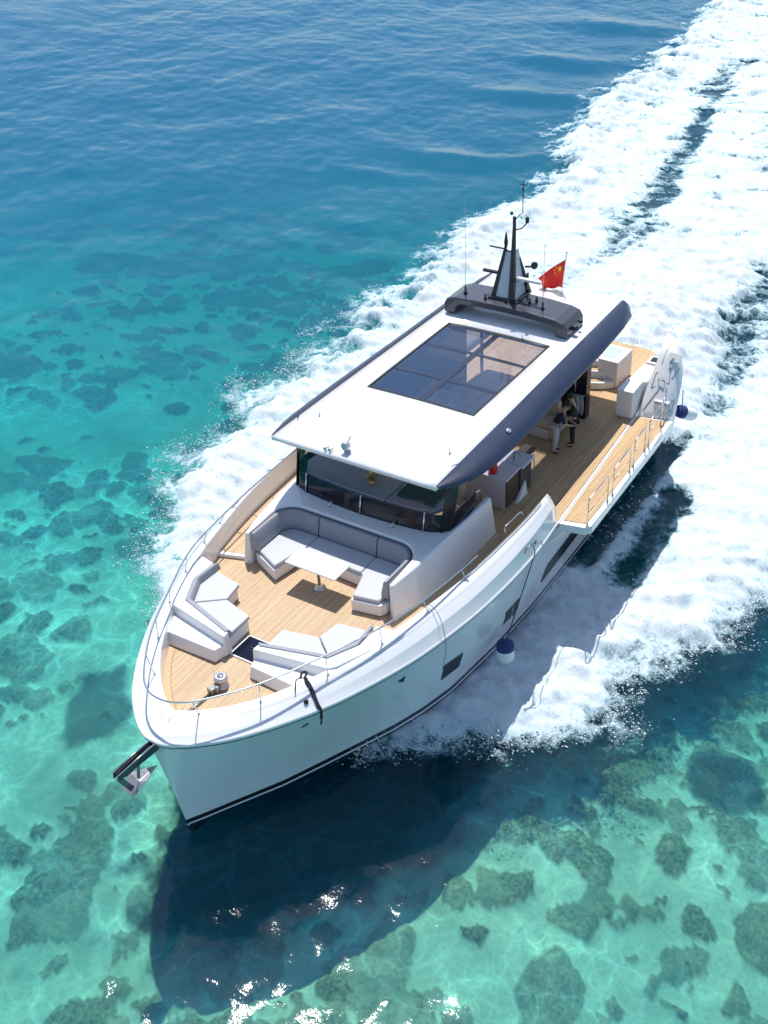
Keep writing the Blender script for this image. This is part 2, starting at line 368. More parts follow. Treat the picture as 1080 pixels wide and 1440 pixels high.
# ---------------------------------------------------------------- wake
def mat_foam():
    m = NT('wake_foam'); tc = m.n('TexCoord').outputs['Object']
    at = m.n('Attribute', attribute_name='dens').outputs['Fac']
    v = m.n('Mapping', {'Vector': tc, 'Scale': (1, 1, .4)}).outputs[0]
    n1 = m.noise(v, 2.2, 8, .68, .8); n2 = m.noise(v, 9., 6, .7, .5); n3 = m.noise(v, 38., 3, .7)
    wv = m.n('VectorMath', {0: v, 1: m.n('VectorMath', {0: m.noise(v, 1.6, 3, .6, 0., 'Color'), 'Scale': .9}, operation='SCALE').outputs[0]}, operation='ADD').outputs[0]
    lace = m.n('TexVoronoi', {'Vector': wv, 'Scale': 1.7}, feature='DISTANCE_TO_EDGE').outputs['Distance']
    lace2 = m.n('TexVoronoi', {'Vector': wv, 'Scale': 4.6}, feature='DISTANCE_TO_EDGE').outputs['Distance']
    lc = m.math('ADD', m.math('MULTIPLY', m.ramp(lace, [(0, 1), (.3, 0)]), .5), m.math('MULTIPLY', m.ramp(lace2, [(0, 1), (.4, 0)]), .3))
    at = m.math('ADD', m.math('SUBTRACT', at, .30), m.math('MULTIPLY', lc, .6))
    det = m.math('ADD', m.math('MULTIPLY_ADD', n1, 1.0, -.5), m.math('ADD', m.math('MULTIPLY_ADD', n2, .75, -.375), m.math('MULTIPLY_ADD', n3, .5, -.25)))
    k = m.math('ADD', at, det)
    al = m.ramp(m.math('MULTIPLY', k, .6), [(.12, 0), (.24, .35), (.42, .93), (.58, 1)])
    col = m.mix(m.ramp(m.math('ADD', m.math('MULTIPLY', k, .5), m.math('MULTIPLY', n2, .25)), [(.22, 0), (.5, .6), (.95, 1)]), (.26, .50, .58), (.72, .74, .755))
    hb = m.math('ADD', m.math('MULTIPLY', n1, 1.), m.math('MULTIPLY', n2, .45))
    m.pbr(color=col, rough=.95, spec=.15, alpha=al, normal=m.bump(hb, .6, .09)); return m.m
fx = np.concatenate([np.arange(-72, -24, .17), np.arange(-24, 11.4, .1)]); fy = np.arange(-15.5, 13.5, .1)
FX, FY = np.meshgrid(fx, fy, indexing='ij')
D = wake_density(FX, FY)
lumps = .45 + .55 * fbm(FX * 1.3 + .4 * FY, FY * .8, 5, 130, .6)
hull_y = np.interp(FX, [-8, 0, 6, 9, 11.5, 14], [3.4, 3.4, 3.2, 2.5, 1.4, 0])
near = np.exp(-np.maximum(np.abs(FY) - hull_y, 0) / 1.2) * sstep(-9, -4, FX) * sstep(11, 7.5, FX)
nearS = near * (FY < 0)
thick = sstep(.2, 1.1, D) * (.06 + .20 * lumps + .05 * fbm(FX * 3, FY * 3, 2, 140)) + nearS * .9 * sstep(.2, .8, D) * (.8 + .35 * lumps) + near * (FY > 0) * .12
churn = np.exp(-((FX + 13) / 6.) ** 2 - ((FY - .3) / 2.6) ** 2) * .8
ridge = np.exp(-((FY - np.interp(FX, SX, SY) - 1.6) / 1.1) ** 2) * sstep(9, 3, FX) * .35 + np.exp(-((np.interp(FX, PX, PY) - FY - 1.6) / 1.1) ** 2) * sstep(8, 3, FX) * .3
FZ = swell(FX, FY) + .03 + np.clip(thick + (churn + ridge) * (.7 + .5 * lumps) * sstep(.1, .9, D), 0, 3)
foam = grid_mesh('wake_foam', fx, fy, FZ, mat_foam(), keep=D > .0, attrs={'dens': D})
foam['kind'] = 'stuff'; foam['label'] = 'white churned foam of the bow waves and wake around the yacht'; foam['category'] = 'foam'

# flying droplets thrown off the foam edges
def droplets():
    rs = np.random.RandomState(5); n = 420000
    x = rs.uniform(-30, 10.5, n); y = rs.uniform(-13, 12, n)
    d = wake_density(x, y)
    p = np.exp(-((d - .32) / .26) ** 2) * np.where(x > -6, 1., .25)
    p = p * (1 - np.exp(-((y - 5) / 1.3) ** 2) * (x < 3.5)) * (1 - .8 * (x < -10)); k = rs.rand(n) < p; x, y, d = x[k], y[k], d[k]
    n = len(x); s = .0035 + .010 * rs.rand(n) ** 4
    z = swell(x, y) + .05 + rs.exponential(.22, n) * np.where(x > -4, 1, .5)
    tet = np.array([[1, 1, 1], [1, -1, -1], [-1, 1, -1], [-1, -1, 1]], float)
    q, _ = np.linalg.qr(rs.randn(n, 3, 3))
    st = np.stack([s * (1 + rs.rand(n)), s * (1 + 2.5 * rs.rand(n)), s], -1)
    v = np.einsum('ij,njk->nik', tet, q) * st[:, None, :] + np.stack([x, y, z], -1)[:, None, :]
    f = (np.arange(n)[:, None, None] * 4 + np.array([[0, 1, 2], [0, 3, 1], [0, 2, 3], [1, 3, 2]])[None]).reshape(-1, 3)
    me = bpy.data.meshes.new('spray_droplets'); me.vertices.add(n * 4); me.vertices.foreach_set('co', v.astype(np.float32).ravel())
    me.loops.add(f.size); me.loops.foreach_set('vertex_index', f.astype(np.int32).ravel())
    me.polygons.add(len(f)); me.polygons.foreach_set('loop_start', (np.arange(len(f)) * 3).astype(np.int32))
    try: me.polygons.foreach_set('loop_total', np.full(len(f), 3, np.int32))
    except Exception: pass
    me.update(calc_edges=True); me.materials.append(simple('spray_white', (.88, .9, .92), .6, var=.01))
    o = bpy.data.objects.new('spray_droplets', me); COL.objects.link(o)
    o['kind'] = 'stuff'; o['label'] = 'fine white spray droplets flying off the foam edges'; o['category'] = 'spray'
droplets()

# ================================================================ building helpers
class MB:
    """collects geometry in boat axes; build() makes ONE mesh object"""
    def __init__(s): s.v = []; s.f = []; s.mi = []; s.sm = []
    def add(s, vs, fs, mi=0, sm=False):
        b = len(s.v); s.v += [tuple(v) for v in vs]
        for f in fs: s.f.append([b + i for i in f]); s.mi.append(mi); s.sm.append(sm)
        return s
    def box(s, c, d, rz=0., mi=0, R=None):
        hx, hy, hz = d[0] / 2, d[1] / 2, d[2] / 2
        R = R or Matrix.Rotation(rz, 3, 'Z')
        vs = [Vector(c) + R @ Vector((x * hx, y * hy, z * hz)) for x in (-1, 1) for y in (-1, 1) for z in (-1, 1)]
        return s.add(vs, [(0, 1, 3, 2), (4, 6, 7, 5), (0, 4, 5, 1), (2, 3, 7, 6), (0, 2, 6, 4), (1, 5, 7, 3)], mi)
    def prism(s, pts, z0, z1, mi=0, top=None, sm=False):
        """pts counter-clockwise (x,y[,z offset]); top: other outline of the same length"""
        n = len(pts); top = top or pts
        g = lambda p, z: (p[0], p[1], z + (p[2] if len(p) > 2 else 0))
        vs = [g(p, z0) for p in pts] + [g(p, z1) for p in top]
        fs = [(i, (i + 1) % n, n + (i + 1) % n, n + i) for i in range(n)]
        s.add(vs, fs, mi, sm); s.add(vs, [tuple(range(n))[::-1], tuple(range(n, 2 * n))], mi); return s
    def loft(s, rows, mi=0, sm=True, closed=False, caps=False, mis=None):
        n = len(rows[0]); vs = [p for r in rows for p in r]; b = len(s.v); s.v += [tuple(v) for v in vs]
        m = n if closed else n - 1
        for i in range(len(rows) - 1):
            for j in range(m):
                k = (j + 1) % n
                s.f.append([b + i * n + j, b + i * n + k, b + (i + 1) * n + k, b + (i + 1) * n + j])
                s.mi.append(mis[j] if mis else mi); s.sm.append(sm)
        if caps:
            s.f.append([b + j for j in range(n)][::-1]); s.f.append([b + (len(rows) - 1) * n + j for j in range(n)])
            s.mi += [mi, mi]; s.sm += [False, False]
        return s
    def tube(s, pts, r, seg=8, mi=0, rads=None, caps=True):
        pts = [Vector(p) for p in pts]; rows = []; pn = None
        for i, p in enumerate(pts):
            t = (pts[min(i + 1, len(pts) - 1)] - pts[max(i - 1, 0)]).normalized()
            if pn is None: pn = t.orthogonal().normalized()
            pn = (pn - t * pn.dot(t)).normalized(); b = t.cross(pn); rr = rads[i] if rads else r
            rows.append([p + (pn * math.cos(a) + b * math.sin(a)) * rr for a in (2 * math.pi * k / seg for k in range(seg))])
        return s.loft(rows, mi, True, True, caps)
    def lathe(s, prof, c, seg=20, mi=0, axis=None):
        R = Matrix.Identity(3) if axis is None else Vector(axis).to_track_quat('Z', 'Y').to_matrix()
        rows = [[Vector(c) + R @ Vector((r * math.cos(a), r * math.sin(a), z)) for a in (2 * math.pi * k / seg for k in range(seg))] for r, z in prof]
        return s.loft(rows, mi, True, True, True)
    def build(s, name, mats, parent=None, bevel=0., seg=2, sub=0, ang=35, label=None, auto=None, solid=0):
        if not isinstance(mats, (list, tuple)): mats = [mats]
        org = Vector(parent['org']) if parent is not None and 'org' in parent else Vector((0, 0, 0))
        me = bpy.data.meshes.new(name)
        me.from_pydata([tuple(Vector(v) - org) for v in s.v], [], s.f)
        for p, mi, sm in zip(me.polygons, s.mi, s.sm): p.material_index = mi; p.use_smooth = sm
        for m in mats: me.materials.append(m)
        bm_ = bmesh.new(); bm_.from_mesh(me); bmesh.ops.remove_doubles(bm_, verts=bm_.verts, dist=1e-5)
        bmesh.ops.recalc_face_normals(bm_, faces=bm_.faces); bm_.to_mesh(me); bm_.free()
        o = bpy.data.objects.new(name, me); COL.objects.link(o)
        if parent is not None: o.parent = parent; o['org'] = tuple(org)
        if solid:
            md = o.modifiers.new('solid', 'SOLIDIFY'); md.thickness = solid; md.offset = -1
        if bevel:
            md = o.modifiers.new('bevel', 'BEVEL'); md.width = bevel; md.segments = seg; md.limit_method = 'ANGLE'; md.angle_limit = math.radians(ang)
            md.harden_normals = False; md.use_clamp_overlap = True
        if sub: md = o.modifiers.new('sub', 'SUBSURF'); md.levels = sub; md.render_levels = sub
        if label: o['label'] = label
        return o
def thing(name, label, cat, loc, group=None):
    """an Empty at boat position loc; its parts' meshes are given in boat axes"""
    o = bpy.data.objects.new(name, None); COL.objects.link(o)
    o.matrix_world = BOAT @ Matrix.Translation(loc); o['org'] = tuple(loc)
    o['label'] = label; o['category'] = cat
    if group: o['group'] = group
    return o
def crv(pts, n=8, closed=False):
    """Catmull-Rom through points"""
    P = [Vector(p) for p in pts]; out = []; m = len(P)
    for i in range(m if closed else m - 1):
        a, b, c, d = (P[(i - 1) % m] if closed or i > 0 else P[0] * 2 - P[1], P[i], P[(i + 1) % m],
                      P[(i + 2) % m] if closed or i + 2 < m else P[-1] * 2 - P[-2])
        for k in range(n):
            t = k / n; out.append(.5 * ((2 * b) + (c - a) * t + (2 * a - 5 * b + 4 * c - d) * t * t + (3 * b - a - 3 * c + d) * t ** 3))
    if not closed: out.append(P[-1])
    return out
def ip(x, xs_, ys_): return float(np.interp(x, xs_, ys_))
def arc_pts(cx, cy_, r, a0, a1, n=6): return [(cx + r * math.cos(math.radians(a0 + (a1 - a0) * k / n)), cy_ + r * math.sin(math.radians(a0 + (a1 - a0) * k / n))) for k in range(n + 1)]
def mir(p): return [(q[0], -q[1], *q[2:]) for q in p]

# ================================================================ the yacht
yacht = thing('motor_yacht', 'white motor yacht with teak decks and dark roof beams, running at speed towards the camera', 'yacht', (0, 0, 0))

# -- plan curves: rub line from the port quarter round the bow, one half, mirrored
RUB = [(14.38, 0), (14.33, .32), (14.06, .78), (13.55, 1.36), (12.9, 1.88), (12.15, 2.36), (11.3, 2.81), (10.2, 3.25), (9.2, 3.57), (8.2, 3.79), (7.1, 3.97),
       (6, 4.07), (4.8, 4.11), (3.8, 4.08), (2.85, 4.0), (1, 3.86), (-1, 3.72), (-3.4, 3.58), (-5.2, 3.5), (-6.9, 3.42)]
half = [Vector((p[0], p[1])) for p in crv([Vector((14.33, -.32))] + [Vector(p) for p in RUB], 6)][6:]
def normal_in(i):
    a = half[max(i - 1, 0)] if i else Vector((14.37, -.06)); b = half[min(i + 1, len(half) - 1)]
    t = (b - a).normalized(); return Vector((-t.y, t.x)) if Vector((-t.y, t.x)).dot(Vector((6, 0)) - half[i]) > 0 else Vector((t.y, -t.x))
nrm_in = [normal_in(i) for i in range(len(half))]
def z_rub(x): return ip(x, [-7, 3, 14.4], [.03, .07, .14])
def z_in(x): return ip(x, [-7, 3, 6, 9, 11.5, 13, 14], [.9, .87, .8, .70, .56, .48, .46])
def off_in(x): return ip(x, [-7, 3, 5, 8, 11, 12.6, 14, 14.4], [.37, .38, .52, .62, .60, .62, .74, .78])
IRUB = [i for i in range(len(half))]
def side(i, sgn, sec):
    """section points [(inset, z)] -> boat points at plan station i"""
    p, n = half[i], nrm_in[i]
    return [Vector((p.x + n.x * o, sgn * (p.y + n.y * o), z)) for o, z in sec]

# -- hull
CH = [(13.93, 0), (13.5, .26), (12.87, .62), (11.8, 1.24), (10.75, 1.73), (9.7, 2.2), (8.9, 2.55), (8, 2.86), (7, 3.1), (6, 3.2), (5, 3.3), (3, 3.38), (0, 3.36), (-3, 3.32), (-6.9, 3.25)]
chx = [c[0] for c in CH][::-1]; chy = [c[1] for c in CH][::-1]
def hull_row(i, sgn):
    p = half[i]; xr, yr = p.x, p.y
    k = max(0, min(1, (xr - 3) / 11.38)); xc = xr - .45 * k ** 2.2; yc = ip(xc, chx, chy)
    if i == 0: yc = 0
    rows = []
    zr = z_rub(xr)
    top = Vector((xr + nrm_in[i].x * .05, sgn * max(0, yr + nrm_in[i].y * .05), zr - .05))
    ch = Vector((xc, sgn * yc, -2.86))
    flare = ip(xr, [0, 5, 10, 13, 14.4], [.10, .10, -.02, -.10, -.02])
    for t in (0, .12, .25, .4, .55, .7, .85):
        q = top.lerp(ch, t); q.y += sgn * flare * math.sin(math.pi * t) * (1 if yr > .3 else yr / .3)
        if i == 0: q.y = 0
        if t >= .7: q += Vector((0, -sgn * .018, 0)) if i else Vector((0, 0, 0))
        rows.append(q)
    rows.append(ch)
    inn = Vector((-.02, 0, 0)) if i == 0 else Vector((0, -sgn * .03, 0))
    rows.append(ch + inn + Vector((-.02 * k, 0, -.17)))
    rows.append(ch + inn * 1.2 + Vector((-.03 * k, 0, -.235)))
    rows.append(ch + inn * 3 + Vector((-.06 * k, 0, -.36 - .04 * (1 - k))))
    kz = ip(xr, [-7, 6, 12, 14.4], [-4.3, -4.4, -4.0, -3.42])
    rows.append(Vector((xc - .12 * k, 0, kz)) if i else Vector((13.82, 0, -3.42)))
    return rows
h = MB(); n_ = len(half)
for sgn in (1, -1):
    rows = [hull_row(i, sgn) for i in range(n_)]
    h.loft(rows, mis=[0] * 7 + [1, 0, 1, 1])
tr = [hull_row(n_ - 1, 1), hull_row(n_ - 1, -1)]
h.add(tr[0] + tr[1][::-1], [tuple(range(len(tr[0]) * 2))], 0)
hull = h.build('hull', [M['hullpaint'], M['boot']], yacht, auto=1)

# hull windows lie on the port topside: sample the hull surface
def hull_pt(x, z, sgn=1, out=0.):
    best = None
    for i in range(1, n_ - 1):
        r0, r1 = hull_row(i, sgn), hull_row(i + 1, sgn)
        for a, b in ((r0, r1),):
            for j in range(7):
                if min(a[j + 1].z, a[j].z) - .001 <= z <= a[j].z + .001:
                    t = (a[j].z - z) / (a[j].z - a[j + 1].z); p = a[j].lerp(a[j + 1], t)
                    t2 = (b[j].z - z) / (b[j].z - b[j + 1].z); q = b[j].lerp(b[j + 1], t2)
                    if q.x <= x <= p.x: u = (p.x - x) / (p.x - q.x); return p.lerp(q, u) + Vector((0, sgn * out, 0))
    return Vector((x, sgn * 3.4, z))
def hull_panel(name, corners, mat, label, inset_frame=True):
    m = MB(); cx = sum(c[0] for c in corners) / len(corners); cz = sum(c[1] for c in corners) / len(corners)
    def ring(k, o): return [hull_pt(cx + (c[0] - cx) * k, cz + (c[1] - cz) * k, 1, o + .012) for c in corners]
    a, b, c_ = ring(1., .012), ring(.93, .012), ring(.92, -.03 if False else .006)
    n = len(corners)
    m.add(ring(1.0, -.02) + a + b + c_, [(i, (i + 1) % n, n + (i + 1) % n, n + i) for i in range(n)] + [(n + i, n + (i + 1) % n, 2 * n + (i + 1) % n, 2 * n + i) for i in range(n)], 1)
    cc = [Vector(v) for v in b]; m.add(b, [tuple(range(n))], 0)
    return m.build(name, [mat, M['black']], hull, label=label)
hull_panel('hull_window', [(7.68, -2.03), (7.86, -1.33), (7.17, -1.36), (7.06, -1.98)], M['darkpane'], 'dark four-sided hull window nearest the bow')
hull_panel('hull_window', [(5.12, -1.94), (5.31, -1.33), (4.99, -1.29), (4.74, -1.97)], M['darkpane'], 'small dark hull window, forward half of the middle pair')
hull_panel('hull_window', [(4.62, -2.02), (4.93, -1.29), (4.67, -1.28), (4.4, -1.9)], M['darkpane'], 'small dark hull window, after half of the middle pair')
hull_panel('hull_window', [(2.9, -2.06), (3.0, -1.6), (2.85, -1.4), (2.2, -1.38), (1.5, -1.38), (.8, -1.38), (0, -1.38), (-.4, -1.9), (.3, -1.96), (.9, -2.0), (1.5, -2.03), (2.2, -2.05)], M['darkpane'], 'long dark hull window under the fold-down balcony')
hull_panel('hull_vent', [(9.54, -.58), (9.36, -.52), (9.34, -.75)], M['black'], 'small black triangular vent ahead of the hull windows')
hull_panel('hull_vent', [(11.95, -.50), (11.9, -.42), (11.82, -.40), (11.86, -.47)], M['black'], 'tiny black drain below the bow rim')
# -- deck: one sheet inside the bulwark
def inner(i, extra=0., z=0.): return side(i, 1, [(off_in(half[i].x) + extra, z)])[0]
ids = [i for i in range(n_) if half[i].x > -6.9]
P_in = [inner(i, .035) for i in ids]
P_in = [p for p in P_in if p.y > -.01]
outline = [(p.x, p.y) for p in P_in]
outline = [q for q in outline]
aft = [(-7.0, 2.9), (-7.62, 2.35)]
dk = MB(); polyP = outline + aft; full = polyP + [(x, -y) for x, y in polyP[::-1] if y > 1e-4]
dk.prism(full[::-1], -.12, 0.)
deck = dk.build('deck', M['teak'], yacht)
# border planks that follow the bulwark at the bow
bd = MB(); rows = []
sel = [i for i in ids if half[i].x > 11.6]
seq = [side(i, 1, [(off_in(half[i].x) + .03, .004), (off_in(half[i].x) + .17, .004)]) for i in sel[::-1]] + [side(i, -1, [(off_in(half[i].x) + .03, .004), (off_in(half[i].x) + .17, .004)]) for i in sel[1:]]
bd.loft(seq); bd.build('deck_margin', M['teakborder'], yacht)
cl = MB()
for s_ in (-1, 1):
    cl.tube([side(i, s_, [(off_in(half[i].x) + .175, .005)])[0] for i in sel], .006, 4)
cl.build('deck_seam', M['piping'], yacht)

# -- bulwark with its moulded cap
def sec(x):
    zr, zi, o = z_rub(x), z_in(x), off_in(x); k = ip(x, [4, 11], [0, 1])
    zl = zr + (zi - zr) * ip(x, [3, 9, 12], [.62, .45, .34]); lo = ip(x, [3, 8, 12], [.11, .17, .17])
    return [(.045, zr - .09), (.0, zr - .07), (-.012, zr - .02), (.01, zr + .02), (.05, zr + .025), (lo, zl), (lo + .02, zl + .012),
            (lo + (o - lo) * .42, zl + (zi - zl) * .55), (lo + (o - lo) * .46, zl + (zi - zl) * .55 - .012 * k), (lo + (o - lo) * .52, zl + (zi - zl) * .72),
            (o - .03, zi - .002), (o, zi - .02), (o + .015, zi - .06), (o + .03, 0), (o + .03, -.1)]
bl = MB()
iP = [i for i in range(n_) if half[i].x >= 2.84]; iS = [i for i in range(n_) if half[i].x >= -6.9]
rows = [side(i, 1, sec(half[i].x)) for i in iP[::-1]] + [side(i, -1, sec(half[i].x)) for i in iS[1:]]
bl.loft(rows, sm=True); e0 = rows[0]
# end faces
bl.add(e0, [tuple(range(len(e0)))]); bl.add(rows[-1], [tuple(range(len(e0)))])
bul = bl.build('bulwark', M['gel'], yacht); 
md = bul.modifiers.new('ws', 'WEIGHTED_NORMAL')
for me_ in (bul.data, hull.data):
    me_.set_sharp_from_angle(angle=math.radians(28))
# rounded end post where the port bulwark stops
eb = MB(); es = [(p.y, p.z) for p in e0]
eb.loft([[Vector((2.86 - dx, 3.62 + (y - 3.62) * k + .0, .0 + z * (1 if k > .99 else 1 - (1 - k) * .06))) for y, z in es[1:-1]] for dx, k in ((0, 1), (.05, .985))], caps=True)
eb.build('bulwark_end', M['gel'], yacht, bevel=.015)
# dark reveal line under the rub rail
rv = MB(); rv.loft([side(i, 1, [(.035, z_rub(half[i].x) - .085), (.02, z_rub(half[i].x) - .115), (.045, z_rub(half[i].x) - .12)]) for i in iP[::-1]] + [side(i, -1, [(.035, z_rub(half[i].x) - .085), (.02, z_rub(half[i].x) - .115), (.045, z_rub(half[i].x) - .12)]) for i in iP[1:]])
rv.build('rub_rail_shadow_gap', M['black'], yacht)

# -- handrail on the bulwark
HR = [(13.96, 0), (13.86, .42), (13.5, .86), (12.5, 1.62), (11.1, 2.3), (9.7, 2.86), (8.4, 3.18), (7, 3.38), (6.2, 3.44)]
HS = [(13.96, 0), (13.86, -.42), (13.45, -.88), (12.4, -1.62), (11.1, -2.25), (9.8, -2.8), (8.75, -3.04), (7.1, -3.24), (5.4, -3.36), (3.4, -3.4), (1, -3.3), (-1, -3.2)]
hz = lambda x: ip(x, [6, 9, 12], [1.02, 1.05, 1.06])
top = [Vector((x, y, hz(x))) for x, y in [(q.x, q.y) for q in crv([Vector((*p, 0)) for p in (HR[::-1] + HS[1:])], 6)]]
hr = MB(); hr.tube(top + [Vector((-1.05, -3.2, .9))], .021, 8)
rail = hr.build('handrail', M['steel'], yacht)
def foot(x, y, out=.12):
    """a point on the cap below a rail point"""
    bi = min(range(n_), key=lambda i: (side(i, 1, [(off_in(half[i].x) - out, 0)])[0].xy - Vector((x, abs(y)))).length)
    s_ = sec(half[bi].x); o = off_in(half[bi].x) - out
    z = float(np.interp(o, [q[0] for q in s_[4:12]], [q[1] for q in s_[4:12]]))
    p = side(bi, 1 if y >= 0 else -1, [(o, z)])[0]; return p
for (x, y) in [(13.66, .7), (12.53, 1.6), (11.06, 2.32), (9.7, 2.86), (8.34, 3.19), (6.9, 3.39),
               (13.07, -1.15), (12.0, -1.84), (10.97, -2.32), (9.8, -2.8), (8.75, -3.04), (7.9, -3.15), (7.1, -3.24), (6.28, -3.31), (5.4, -3.36), (4.7, -3.38), (3.8, -3.4)]:
    m = MB(); f = foot(x, y); t = Vector((x, y, hz(x)))
    m.tube([t, t.lerp(f, .35) + Vector((0, 0, -.03)), f], .013, 6); m.lathe([(.03, -.005), (.03, .012), (.014, .02)], f, 10)
    m.build('stanchion', M['steel'], rail)
# short grab rail and the low toe rail on the port cap
m = MB(); m.tube([(4.88, 3.5, .84), (4.86, 3.47, .99), (4.8, 3.46, 1.01), (4.1, 3.5, 1.02), (4.04, 3.52, 1.0), (4.02, 3.55, .86)], .017, 8); m.build('grab_rail', M['steel'], yacht, label='short steel grab rail near the gate in the port bulwark')
m = MB(); m.tube([side(i, 1, [(off_in(half[i].x) - .06, z_in(half[i].x) + .03)])[0] for i in iP if half[i].x < 7.2 and half[i].x > 3.2], .012, 6)
m.build('toe_rail', M['steel'], yacht)

# -- step between the lounge and the starboard side deck, side deck sheets
st = MB(); st.prism([(8.45, -3.2), (8.12, -2.2), (7.0, -2.3), (3, -2.5), (3, -3.9), (7, -3.5)][::-1], 0.004, .115)
st.build('side_deck_step', M['gelsoft'], yacht, bevel=.02)
st = MB(); st.prism([(8.33, -3.2), (8.02, -2.2), (7.0, -2.3), (3, -2.5), (3, -3.88), (7, -3.48)][::-1], 0.10, .122)
st.build('side_deck', M['teak'], yacht)

# -- coachroof: the raised moulding round the lounge, side wings running aft
RB = .62; yb = 2.12; xb = 6.64
Uo = [(8.2, -yb), (7.55, -yb)] + arc_pts(xb + RB, -yb + RB, RB, -90, -180, 8) + arc_pts(xb + RB, yb - RB, RB, 180, 90, 8) + [(7.55, yb), (8.2, yb)]
outT = [(8.2, 2.24), (7.4, 2.37), (6.4, 2.46), (5.2, 2.53), (3.9, 2.58)]
outB = [(8.3, 2.33), (7.4, 2.55), (6.4, 2.68), (5.2, 2.72), (3.9, 2.74)]
inA = [(3.9, 2.40), (5.0, 2.42), (5.74, 2.36), (5.80, 2.2)]
ring = outT + inA + mir(inA[::-1]) + mir(outT[::-1])
ringB = outB + inA + mir(inA[::-1]) + mir(outB[::-1])
zt = lambda x: ip(x, [3.9, 6.2, 8.2], [1.06, 1.10, .98])
c = MB(); allT = [(x, y, zt(x)) for x, y in ring] + [(x, y, zt(x) - .02) for x, y in Uo]
allB = [(x, y, 0.) for x, y in ringB] + [(x, y, 0.) for x, y in Uo]
k = len(allT); c.add(allB + allT, [(i, (i + 1) % k, k + (i + 1) % k, k + i) for i in range(k)] + [tuple(range(k, 2 * k))])
coach = c.build('coachroof', M['gel'], yacht, bevel=.075, seg=5, ang=40)

# -- windscreen: dark band below, tinted glass above, curved in plan
def wplan(z):
    k = (z - 1.05) / 1.75; b = -.42 * k; w_ = 1 + .03 * k
    return [Vector((x + b, y * w_, z)) for x, y in [(4.6, -2.43), (5.3, -2.44), (5.68, -2.38), (5.93, -2.2), (6.06, -1.9), (6.14, -1.4), (6.2, -.7), (6.22, 0), (6.2, .7), (6.14, 1.4), (6.06, 1.9), (5.93, 2.2), (5.68, 2.38), (5.3, 2.44), (4.6, 2.43)]]
m = MB(); m.loft([crv(wplan(z), 4) for z in (1.02, 1.3, 1.56)]); ws = m.build('windscreen', M['blackglass'], yacht)
m = MB(); m.loft([crv(wplan(z)[1:-1], 4) for z in (1.56, 2.0, 2.5, 2.84)]); m.build('windscreen_glass', M['winglass'], ws)
for y in (-1.82, 0, 1.82):
    m = MB(); x0 = 6.22 - .02 * (y != 0) * 7 + .01
    m.tube([(x0 + .02, y, 1.04), (x0 - .1, y, 1.62)], .022, 6); m.build('mullion', M['steel'], ws)
for y in (-.9, 1.02):
    m = MB(); m.lathe([(.03, 0), (.03, .05), (.012, .08)], (6.32, y, 1.08), 10); m.tube([(6.32, y, 1.14), (6.24, y + .05, 1.22)], .012, 5)
    m.build('wiper', M['steel'], ws)
for s_ in (-1, 1):   # dark corner posts
    m = MB(); a = [wplan(z)[3 if s_ < 0 else -4] for z in (1.02, 2.86)]; b = [wplan(z)[2 if s_ < 0 else -3] for z in (1.02, 2.86)]
    m.loft([[a[0] + Vector((.01, s_ * .01, 0)), b[0] + Vector((.01, s_ * .01, 0))], [a[1] + Vector((.01, s_ * .01, 0)), b[1] + Vector((.01, s_ * .01, 0))]]); m.build('corner_post', M['black'], ws, solid=.04)
# -- things seen behind the windscreen
m = MB(); m.prism([(5.86, -1.9), (5.98, -.6), (5.98, .62), (4.7, .62), (4.5, -2.1), (5.4, -2.2)], 1.45, 1.59)
m.prism([(5.96, .66), (5.93, 1.5), (5.8, 1.95), (5.5, 2.12), (4.95, 2.1), (5.0, .66)], 1.45, 1.585)
m.prism([(4.9, -2.1), (4.9, .62), (4.7, .62), (4.7, -2.1)][::-1], .05, 1.45)
m.build('dashboard', M['mauve'], yacht, bevel=.02)
m = MB(); m.box((5.38, 1.35, 1.63), (.62, 1.1, .10)); m.box((4.85, 1.35, 1.3), (.3, 1.3, .6)); m.build('helm_console', M['blackglass'], yacht, bevel=.04)

# -- roof
RF = [(6.46, 2.47), (3, 2.42), (0, 2.36), (-4.9, 2.26)]
def rz(x, y): return 2.86 + .045 * (1 - (y / 2.4) ** 2) - .02 * max(0, (x - 5.6)) ** 2
SKX = (3.2, -1.22); SKW = 1.66
rf = MB()
xs_r = [6.46, 6.3, 5.6, 4.6, SKX[0], 2, .5, SKX[1], -2.5, -3.8, -4.9]; 
def yr_(x): return ip(x, [-4.9, 0, 3, 6.46], [2.26, 2.36, 2.42, 2.47])
ys_r = lambda x: [-yr_(x), -2.05, -SKW, -.8, 0, .8, SKW, 2.05, yr_(x)]
fr_ = lambda y: .07 * (1 - (abs(y) / 2.47) ** 2)
V = []; F = []
for x in xs_r:
    for y in ys_r(x): V.append((x + (fr_(y) if x > 6.4 else 0), y, rz(x, y)))
ny = 9
for i in range(len(xs_r) - 1):
    for j in range(ny - 1):
        if SKX[1] <= (xs_r[i] + xs_r[i + 1]) / 2 <= SKX[0] and 2 <= j <= 5: continue
        F.append((i * ny + j, i * ny + j + 1, (i + 1) * ny + j + 1, (i + 1) * ny + j))
rf.add(V, F, 0, True); roof = rf.build('roof', M['gel'], yacht, solid=.11)
m = MB()
for x0, x1, y0, y1 in ((SKX[1], SKX[0], -SKW, -SKW + .05), (SKX[1], SKX[0], SKW - .05, SKW)):
    m.box(((x0 + x1) / 2, (y0 + y1) / 2, rz(1, 1.6) + .004), (x1 - x0, y1 - y0, .03))
for x in (SKX[1] + .03, SKX[0] - .03): m.loft([[(x - .03, y, rz(x, y) + .02) for y in np.linspace(-SKW, SKW, 9)], [(x + .03, y, rz(x, y) + .02) for y in np.linspace(-SKW, SKW, 9)]])
sky_frame = m.build('skylight_frame', M['black'], roof)
m = MB()
